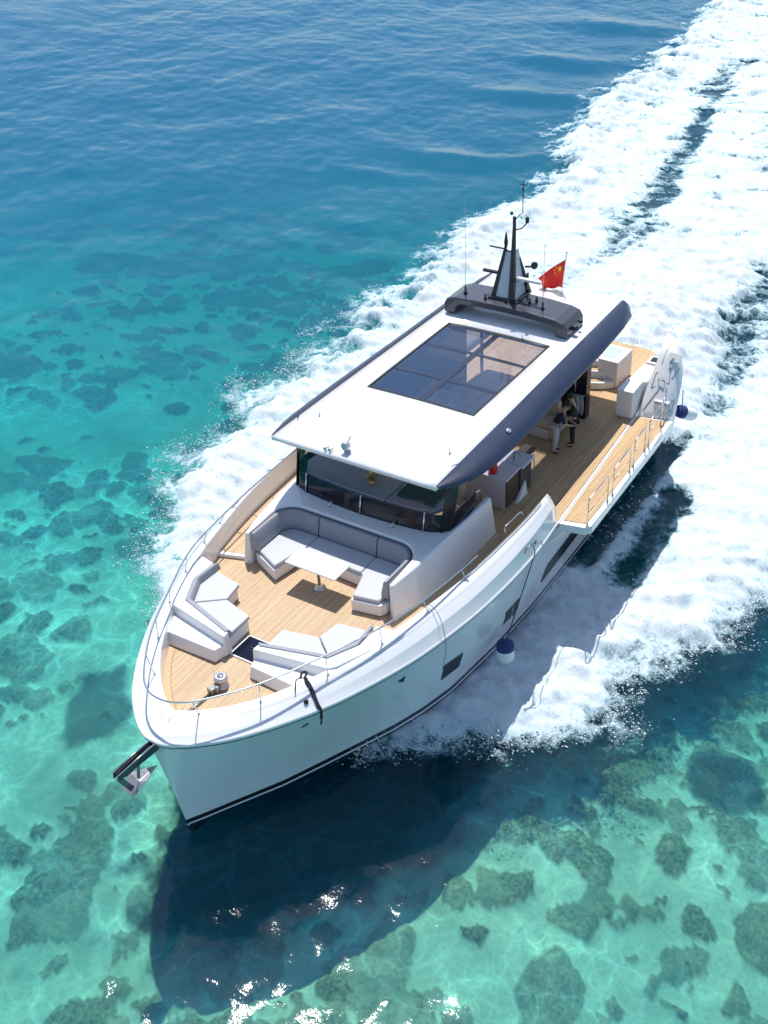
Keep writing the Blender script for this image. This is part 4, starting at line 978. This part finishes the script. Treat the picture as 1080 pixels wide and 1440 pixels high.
# -- ropes and fenders
def rope(name, label, pts, r, mat, loc):
    t = thing(name, label, 'rope', loc); m = MB(); m.tube([Vector(p) for p in crv([Vector(p) for p in pts], 6)], r, 6); m.build('rope_strand', mat, t); return t
t = thing('mooring_line', 'black mooring line bunched over the bow rim near the port sun pad', 'rope', (11.6, 2.25, .4))
m = MB(); base_ = [(11.5, 2.02, .57), (11.55, 2.15, .50), (11.62, 2.3, .40), (11.7, 2.45, .26), (11.78, 2.6, .12), (11.80, 2.62, -.1), (11.8, 2.6, -.32)]
for k_ in range(5):
    pts = [Vector(p) + Vector((random.uniform(-.045, .045), random.uniform(-.02, .02), random.uniform(0, .04))) for p in base_[:7 - (k_ > 0) - (k_ > 2)]]
    m.tube(crv(pts, 5), .022, 6)
m.tube(crv([Vector(p) for p in ((11.5, 2.02, .6), (11.62, 1.9, .6), (11.8, 1.98, .56), (11.9, 2.05, .5))], 5), .014, 6)
m.tube(crv([Vector(p) for p in ((11.5, 2.02, .6), (11.36, 1.98, .63), (11.42, 1.9, .64), (11.55, 1.95, .62))], 5), .026, 6)
m.build('rope_coil', M['rope'], t)
m = MB(); m.lathe([(.05, 0), (.06, .03), (.045, .05)], (11.86, 2.28, .30), 12, axis=(.3, .8, .5)); m.build('fairlead', M['black'], t)
def fender(name, label, top, axis, L_, r, line, loc, group, hk=None):
    t = thing(name, label, 'fender', loc, group); a = Vector(axis).normalized(); c_ = Vector(top)
    m = MB(); m.lathe([(.04, 0), (r * .7, .03), (r * .98, .12), (r, .2), (r, L_ * .8), (r * .8, L_ * .93), (r * .3, L_)], c_, 20, axis=a); m.build('fender_body', M['fender'], t)
    m = MB(); m.lathe([(.035, -.07), (.05, -.02), (r * .75, .015), (r * .95, .05), (r * 1.01, .15), (r * 1.01, .24), (r * 1.0, .25)], c_, 20, axis=a); m.build('fender_cover', M['navy'], t)
    m = MB(); m.tube(crv([Vector(p) for p in line], 5), .014, 6); m.build('fender_line', M['rope'], t)
    return t
fender('hanging_fender', 'white fender with navy cap hanging on a long line amidships by the hull', (5.5, 3.86, -2.12), (.12, .12, -1),   .62, .235,
       [(4.72, 4.2, .62), (4.5, 4.13, .35), (4.45, 4.12, .1), (4.7, 4.0, -.7), (5.2, 3.95, -1.5), (5.52, 3.92, -1.97)], (5.52, 3.92, -2.02), 'fenders along the port side')
fender('hanging_fender', 'white fender with navy cap lying against the port quarter at the stern', (-5.3, 4.22, -.62), (-.70, .45, -.45), .80, .21,
       [(-5.2, 4.35, .2), (-5.35, 4.32, -.2), (-5.52, 4.27, -.58)], (-5.5, 4.2, -.8), 'fenders along the port side')
t = rope('spring_line', 'thin grey line from the midship cleat back to the balcony edge', [(4.7, 4.22, .60), (4.45, 4.3, .62), (4.25, 4.25, .35), (3.6, 4.2, .0), (2.7, 4.2, -.2)], .011, M['ropegrey'], (4.6, 4.25, .6))
m = MB(); m.tube([(4.95, 4.1, .5), (4.95, 4.12, .62), (4.5, 4.18, .62), (4.5, 4.16, .5)], .022, 6); m.build('cleat', M['dksteel'], t)
rope('hanging_rope', 'thin pale rope hanging down the hull above the foremost hull window', [(8.15, 3.2, .80), (8.2, 3.45, .72), (8.35, 3.7, .5), (8.45, 3.84, .1), (8.45, 3.82, -.3), (8.4, 3.7, -.85)], .010, M['ropegrey'], (8.2, 3.4, .7))

# -- bar cabinet, galley, red canister
cb = thing('bar_cabinet', 'white bar cabinet with a black end panel and the red canister on it', 'cabinet', (2.6, 1.9, 0))
m = MB(); m.prism([(2.93, .3), (2.93, 2.46), (2.24, 2.46), (2.24, .3)][::-1], .014, .97); m.build('cabinet_body', M['mauve'], cb, bevel=.01)
m = MB(); m.prism([(2.92, 2.47), (2.92, 2.50), (2.5, 2.50), (2.22, 2.50), (2.22, 2.47)][::-1], .08, .97); m.build('end_panel', M['darkwood'], cb)
m = MB(); m.prism([(2.99, .25), (2.99, 2.54), (2.2, 2.54), (2.2, .25)][::-1], .97, 1.02); m.build('cabinet_top', M['mauve'], cb, bevel=.01)
m = MB(); m.add([(2.5, 2.52, .014), (1.9, 2.52, .014), (1.9, 2.52, .42), (2.5, 2.62, .014), (1.9, 2.62, .014), (1.9, 2.55, .42)], [(0, 1, 2), (3, 4, 5), (0, 1, 4, 3), (1, 2, 5, 4), (0, 2, 5, 3)]); m.build('corner_fillet', M['gel'], cb)
rc = thing('red_canister', 'bright red canister standing on top of the white bar cabinet', 'canister', (2.78, 2.0, 1.02))
m = MB(); m.lathe([(.12, 0), (.125, .02), (.125, .3), (.11, .34)], (2.78, 2.0, 1.022), 20); m.build('canister_body', M['red'], rc)
m = MB(); m.lathe([(.10, 0), (.10, .03)], (2.78, 2.0, 1.36), 16); m.build('canister_lid', M['red'], rc)
gc = thing('galley_counter', 'grey galley counter with a steel tap directly behind the bar cabinet', 'counter', (1.9, 1.6, 0))
m = MB(); m.prism([(2.14, .5), (2.14, 2.52), (1.5, 2.52), (1.5, .5)][::-1], .014, .93); m.build('counter_body', M['arch'], gc, bevel=.01)
m = MB(); m.prism([(2.16, .48), (2.16, 2.6), (1.46, 2.6), (1.46, .48)][::-1], .93, 1.0); m.build('worktop', M['mastwhite'], gc, bevel=.02)
m = MB(); m.tube([(1.95, 2.2, 1.0), (1.95, 2.2, 1.22), (1.9, 2.32, 1.24), (1.88, 2.38, 1.14)], .02, 6); m.build('tap', M['dksteel'], gc)
m = MB(); m.prism([(2.08, .9), (2.08, 1.9), (1.6, 1.9), (1.6, .9)][::-1], 1.0, 1.012); m.build('hob', M['blackglass'], gc)

# companion steps rail by the helm
gr = MB(); gr.tube([(5.0, 2.2, .02), (5.0, 2.2, 1.2), (4.9, 2.22, 1.26), (4.1, 2.3, 1.3), (4.0, 2.3, 1.22), (4.0, 2.3, .9)], .02, 8); gr.build('companion_rail', M['steel'], yacht, label='bent steel rail beside the helm door')
m = MB(); m.prism([(5.4, 1.2), (5.4, 2.3), (3.4, 2.3), (3.4, 1.2)][::-1], .013, .03); m.build('companion_floor', M['darkwood'], yacht)

# -- saloon furniture seen through the skylight and under the roof
def couch(label, c_, w_, d_, rz_, n=3):
    t = thing('saloon_sofa', label, 'sofa', (c_[0], c_[1], 0), 'cream seats in the saloon'); R_ = Matrix.Rotation(rz_, 3, 'Z'); C0 = Vector((c_[0], c_[1], 0))
    def bx(name, p, s__, mat, bev=.04):
        m = MB(); m.box(C0 + R_ @ Vector(p), s__, rz=rz_); m.build(name, mat, t, bevel=bev, seg=3)
    bx('sofa_base', (0, 0, .18), (w_, d_, .32), M['mauve'], .02)
    for k_ in range(n): bx('seat_cushion', (-w_ / 2 + w_ * (k_ + .5) / n, .06, .42), (w_ / n - .02, d_ - .24, .16), M['cream'])
    for k_ in range(n): bx('back_cushion', (-w_ / 2 + w_ * (k_ + .5) / n, -d_ / 2 + .13, .70), (w_ / n - .02, .2, .44), M['cream'])
    for s_ in (-1, 1): bx('sofa_arm', (s_ * (w_ / 2 + .08), 0, .34), (.16, d_, .52), M['cream'])
    return t
couch('cream saloon sofa lying across under the rear of the skylight', (-1.3, .95, 0), 1.9, .9, -math.pi / 2)
couch('long cream saloon sofa along the starboard glass wall', (.3, -1.75, 0), 2.6, .85, 0)
couch('cream helm bench seen through the forward skylight panes', (3.75, -.9, 0), 1.5, .8, -math.pi / 2, 2)
ct = thing('saloon_table', 'low brown wooden table standing between the cream saloon seats', 'table', (.3, -.3, 0))
m = MB(); m.prism([(-.3, -.7), (.9, -.7), (.9, .1), (-.3, .1)], .42, .47); m.build('tabletop', M['cream'], ct, bevel=.01)
for x in (-.2, .8):
    for y in (-.6, 0): m = MB(); m.tube([(x, y, .013), (x, y, .42)], .025, 6); m.build('leg', M['darkwood'], ct)
sb_ = thing('bar_stool', 'small square stool with thin legs behind the galley counter', 'stool', (.75, 2.05, 0))
m = MB(); m.box((.75, 2.0, .62), (.4, .4, .07)); m.build('seat', M['darkwood'], sb_, bevel=.02)
for dx in (-.16, .16):
    for dy in (-.16, .16): m = MB(); m.tube([(.75 + dx, 2.0 + dy, .013), (.75 + dx * .8, 2.0 + dy * .8, .6)], .015, 6); m.build('leg', M['dksteel'], sb_)
fl = thing('gold_ornament', 'gold leafy ornament standing on the dashboard behind the windscreen', 'ornament', (5.5, -.05, 1.57))
m = MB(); m.lathe([(.09, 0), (.12, .06), (.07, .16)], (5.5, -.05, 1.575), 14); m.build('pot', M['gold'], fl)
m = MB(); rs = random.Random(4)
for k_ in range(26):
    a = rs.uniform(0, 6.28); e = rs.uniform(.2, 1.3); Lh = rs.uniform(.16, .34); c0 = Vector((5.5, -.05, 1.70)); d0 = Vector((math.cos(a) * math.cos(e), math.sin(a) * math.cos(e), math.sin(e)))
    sd_ = d0.cross(Vector((0, 0, 1))).normalized() * .045; m.add([c0, c0 + d0 * Lh * .6 + sd_, c0 + d0 * Lh, c0 + d0 * Lh * .6 - sd_], [(0, 1, 2, 3)])
m.build('leaves', M['gold'], fl)

# -- flag
fg = thing('ensign_flag', 'red flag with yellow stars flying from a thin pole behind the roof arch', 'flag', (-4.7, .4, 2.9))
m = MB(); m.tube([(-4.72, .33, 2.86), (-4.68, .46, 4.15)], .014, 6); m.lathe([(.03, 0), (.03, .05)], (-4.68, .462, 4.15), 8); m.build('flag_pole', M['steel'], fg)
def flag_pt(u, v):      # u from the hoist to the fly, v from the top to the bottom
    T = Vector((-4.69, .44, 3.96)); Bm = Vector((-4.71, .37, 3.02)); h0 = T.lerp(Bm, v)
    drop = .62 * u * (1 - .35 * v) + .12 * u * u
    return h0 + Vector((.05 * math.sin(u * 9 + v * 2) + .10 * u, -.86 * u + .22 * u * v * 1, -drop * (1 - v * .72) + .03 * math.sin(u * 11) * v))
m = MB(); m.loft([[flag_pt(u, v) for v in np.linspace(0, 1, 12)] for u in np.linspace(0, 1, 20)]); cloth = m.build('flag_cloth', M['redflag'], fg, solid=.006)
def star(u, v, r, rot=0):
    pts = []
    for k_ in range(10):
        a = math.pi / 2 + rot + k_ * math.pi / 5; rr = r if k_ % 2 == 0 else r * .4; pts.append((u + rr * math.cos(a) * .67, v - rr * math.sin(a)))
    return pts
m = MB()
for (u, v, r, ro) in ((.17, .25, .16, 0), (.34, .1, .055, .4), (.41, .2, .055, .2), (.41, .34, .055, 0), (.34, .44, .055, .3)):
    for off_ in (.012, -.016):
        pp = [flag_pt(*q) + Vector((off_, 0, 0)) for q in star(u, v, r, ro)]; c0 = flag_pt(u, v) + Vector((off_, 0, 0))
        m.add([c0] + pp, [(0, 1 + k_, 1 + (k_ + 1) % 10) for k_ in range(10)])
m.build('flag_star', M['yellow'], cloth)

# -- people
def person(label, loc, rz_, P, mats, group=None, holding=None):
    """P: joint positions in local metres (x forward); grown with a skin modifier"""
    t = thing('person', label, 'person', loc); T = Matrix.Translation(Vector(loc)) @ Matrix.Rotation(rz_, 4, 'Z')
    def grow(name, verts, edges, rad, mat, root=0, sub=1):
        me = bpy.data.meshes.new(name); me.from_pydata([tuple((T @ Vector(v)) - Vector(loc)) for v in verts], edges, [])
        o = bpy.data.objects.new(name, me); COL.objects.link(o); o.parent = t; o['org'] = tuple(loc)
        md = o.modifiers.new('skin', 'SKIN'); md.use_smooth_shade = True
        sv = me.skin_vertices[0].data if me.skin_vertices else None
        if sv is None:
            bm_ = bmesh.new(); bm_.from_mesh(me); bm_.verts.layers.skin.verify(); bm_.to_mesh(me); bm_.free(); sv = me.skin_vertices[0].data
        for i, r in enumerate(rad): sv[i].radius = (r, r) if isinstance(r, float) else r; sv[i].use_root = (i == root)
        md = o.modifiers.new('sub', 'SUBSURF'); md.levels = sub; md.render_levels = sub; me.materials.append(mat); return o
    J = P
    # body: pelvis, spine, neck, head, arms, legs in one surface
    names = ['pel', 'wai', 'che', 'nek', 'hd0', 'hd1', 'shL', 'elL', 'wrL', 'haL', 'shR', 'elR', 'wrR', 'haR', 'hiL', 'knL', 'anL', 'toL', 'hiR', 'knR', 'anR', 'toR']
    rad = dict(pel=(.13, .11), wai=(.115, .10), che=(.15, .12), nek=.052, hd0=.078, hd1=.086, shL=.06, elL=.043, wrL=.03, haL=.036, shR=.06, elR=.043, wrR=.03, haR=.036, hiL=.085, knL=.058, anL=.04, toL=.036, hiR=.085, knR=.058, anR=.04, toR=.036)
    ed = [('pel', 'wai'), ('wai', 'che'), ('che', 'nek'), ('nek', 'hd0'), ('hd0', 'hd1'), ('che', 'shL'), ('shL', 'elL'), ('elL', 'wrL'), ('wrL', 'haL'), ('che', 'shR'), ('shR', 'elR'), ('elR', 'wrR'), ('wrR', 'haR'),
          ('pel', 'hiL'), ('hiL', 'knL'), ('knL', 'anL'), ('anL', 'toL'), ('pel', 'hiR'), ('hiR', 'knR'), ('knR', 'anR'), ('anR', 'toR')]
    grow('body', [J[n] for n in names], [(names.index(a), names.index(b)) for a, b in ed], [rad[n] for n in names], M['skin'])
    def sub(name, ns, es, k_, mat, extra=0.):
        rr = [tuple(q * k_ + extra for q in rad[n]) if isinstance(rad[n], tuple) else rad[n] * k_ + extra for n in ns]
        return grow(name, [J[n] for n in ns], [(ns.index(a), ns.index(b)) for a, b in es], rr, mat)
    sub('shirt', ['pel', 'wai', 'che', 'shL', 'elL', 'shR', 'elR'], [('pel', 'wai'), ('wai', 'che'), ('che', 'shL'), ('shL', 'elL'), ('che', 'shR'), ('shR', 'elR')], 1.08, mats[0], .015)
    sub('trousers', ['pel', 'hiL', 'knL', 'anL', 'hiR', 'knR', 'anR'], [('pel', 'hiL'), ('hiL', 'knL'), ('knL', 'anL'), ('pel', 'hiR'), ('hiR', 'knR'), ('knR', 'anR')], 1.1, mats[1], .018)
    for s_ in 'LR':
        grow('shoe', [J['an' + s_][:2] + (.03,), tuple(Vector(J['to' + s_]))], [(0, 1)], [.05, .042], M['black'])
        # fingers and thumb
        hpos = Vector(J['ha' + s_]); wr = Vector(J['wr' + s_]); d_ = (hpos - wr).normalized(); sdv = d_.cross(Vector((0, 0, 1))); sdv = sdv.normalized() if sdv.length > .1 else Vector((0, 1, 0))
        vs = []; es = []; rr = []
        for k_, (o_, l_) in enumerate(((-.030, .055), (-.010, .065), (.010, .062), (.030, .05), (.045, .03))):
            b0 = hpos + sdv * o_ * .8 + d_ * (.02 if k_ < 4 else -.02); m1 = b0 + d_ * l_ * .6 + sdv * (.0 if k_ < 4 else .02); e1 = m1 + d_ * l_ * .35 + Vector((0, 0, -.02))
            i0 = len(vs); vs += [tuple(b0), tuple(m1), tuple(e1)]; es += [(i0, i0 + 1), (i0 + 1, i0 + 2)]; rr += [.0095, .0088, .0078]
        o = grow('fingers', vs, es, rr, M['skin']); sv = o.data.skin_vertices[0].data
        for i in range(0, len(vs), 3): sv[i].use_root = True
    # hair, face
    h1 = T @ Vector(J['hd1']); f_ = (T.to_3x3() @ Vector((Vector(J['hd1']) - Vector(J['nek'])).normalized()))
    hd = (T @ Vector(J['hd0'])).lerp(h1, .6); fd = T.to_3x3() @ Vector(P.get('face', (1, 0, 0))); fd = fd.normalized(); rgt = fd.cross(f_).normalized(); upv = f_
    m = MB(); rows_ = []
    for a in np.linspace(0.02, 2.0, 7):
        rows_.append([hd + upv * .02 + (upv * math.cos(a) + (-fd * math.cos(b) * (1 if math.cos(b) > 0 else .72) + rgt * math.sin(b) * .92) * math.sin(a)) * .108 for b in np.linspace(0, 2 * math.pi, 14, endpoint=False) if True])
    rows_ = rows_[:4] + [[p if (p - hd).dot(fd) < .03 else p + upv * .045 for p in r] for r in rows_[4:]]
    m.loft(rows_, sm=True, closed=True, caps=True); m.build('hair', M['hair'], t)
    m = MB()
    for s_ in (-1, 1): m.lathe([(.008, 0), (.012, .006), (.006, .012)], hd + fd * .078 + rgt * s_ * .03 + upv * .0, 8, axis=fd)
    m.build('eyes', M['hair'], t)
    m = MB(); m.add([hd + fd * .078 + upv * .01, hd + fd * .108 - upv * .03, hd + fd * .078 - upv * .035 + rgt * .014, hd + fd * .078 - upv * .035 - rgt * .014], [(0, 1, 2), (0, 1, 3), (1, 2, 3)]); m.box(hd + fd * .082 - upv * .055, (.02, .04, .008))
    for s_ in (-1, 1): m.lathe([(.02, 0), (.024, .01), (.012, .016)], hd + rgt * s_ * .082 - upv * .01, 8, axis=rgt * s_)
    m.build('face_features', M['skin'], t)
    return t
stand = lambda lean, z: 0
PA = dict(pel=(0, 0, .92), wai=(.05, 0, 1.06), che=(.16, 0, 1.28), nek=(.24, 0, 1.42), hd0=(.29, 0, 1.50), hd1=(.33, 0, 1.59),
          shL=(.17, .19, 1.33), elL=(.26, .25, 1.06), wrL=(.42, .14, .96), haL=(.49, .10, .95), shR=(.17, -.19, 1.33), elR=(.26, -.25, 1.06), wrR=(.42, -.14, .98), haR=(.49, -.10, .97),
          hiL=(0, .10, .86), knL=(.04, .11, .48), anL=(-.01, .12, .08), toL=(.15, .13, .04), hiR=(0, -.10, .86), knR=(.02, -.11, .48), anR=(-.03, -.12, .08), toR=(.13, -.13, .04), face=(.75, 0, -.55))
PB = dict(PA); PB.update(pel=(0, 0, .93), wai=(.02, 0, 1.08), che=(.05, 0, 1.32), nek=(.07, 0, 1.48), hd0=(.09, 0, 1.56), hd1=(.11, 0, 1.65),
          shL=(.05, .2, 1.38), shR=(.05, -.2, 1.38), elL=(.08, .26, 1.1), elR=(.1, -.26, 1.1), wrL=(.3, .18, 1.05), haL=(.38, .15, 1.06), wrR=(.3, -.16, 1.05), haR=(.38, -.13, 1.06), face=(1, 0, -.4),
          knL=(.03, .09, .5), anL=(0, .08, .08), toL=(.15, .09, .04), knR=(.02, -.09, .5), anR=(-.01, -.08, .08), toR=(.14, -.09, .04), hiL=(0, .09, .86), hiR=(0, -.09, .86))
person('person in a navy shirt and pale grey trousers bending forward on the side deck', (-.42, 2.32, .013), math.radians(110), PA, (M['navycloth'], M['greycloth']))
person('person in black standing behind the one in navy by the cabin door', (-.95, 2.62, .013), math.radians(-60), PB, (M['blackcloth'], M['blackcloth']))
bg_ = thing('cloth_bag', 'white cloth hanging at the dark cabin door behind the people', 'towel', (-1.7, 2.5, .6))
m = MB(); m.loft([[(-1.72 + .05 * math.sin(k_ * 2.1), 2.32 + .06 * k_ + .015 * math.sin(z * 9), z) for k_ in range(5)] for z in (1.25, 1.0, .8, .62)], sm=True); m.build('towel_cloth', M['greycloth'], bg_, solid=.02)
m = MB(); m.tube([(-1.72, 2.28, 1.26), (-1.72, 2.6, 1.26)], .012, 6); m.tube([(-1.72, 2.28, 1.26), (-1.72, 2.28, .013)], .014, 6); m.build('towel_rail', M['dksteel'], bg_)
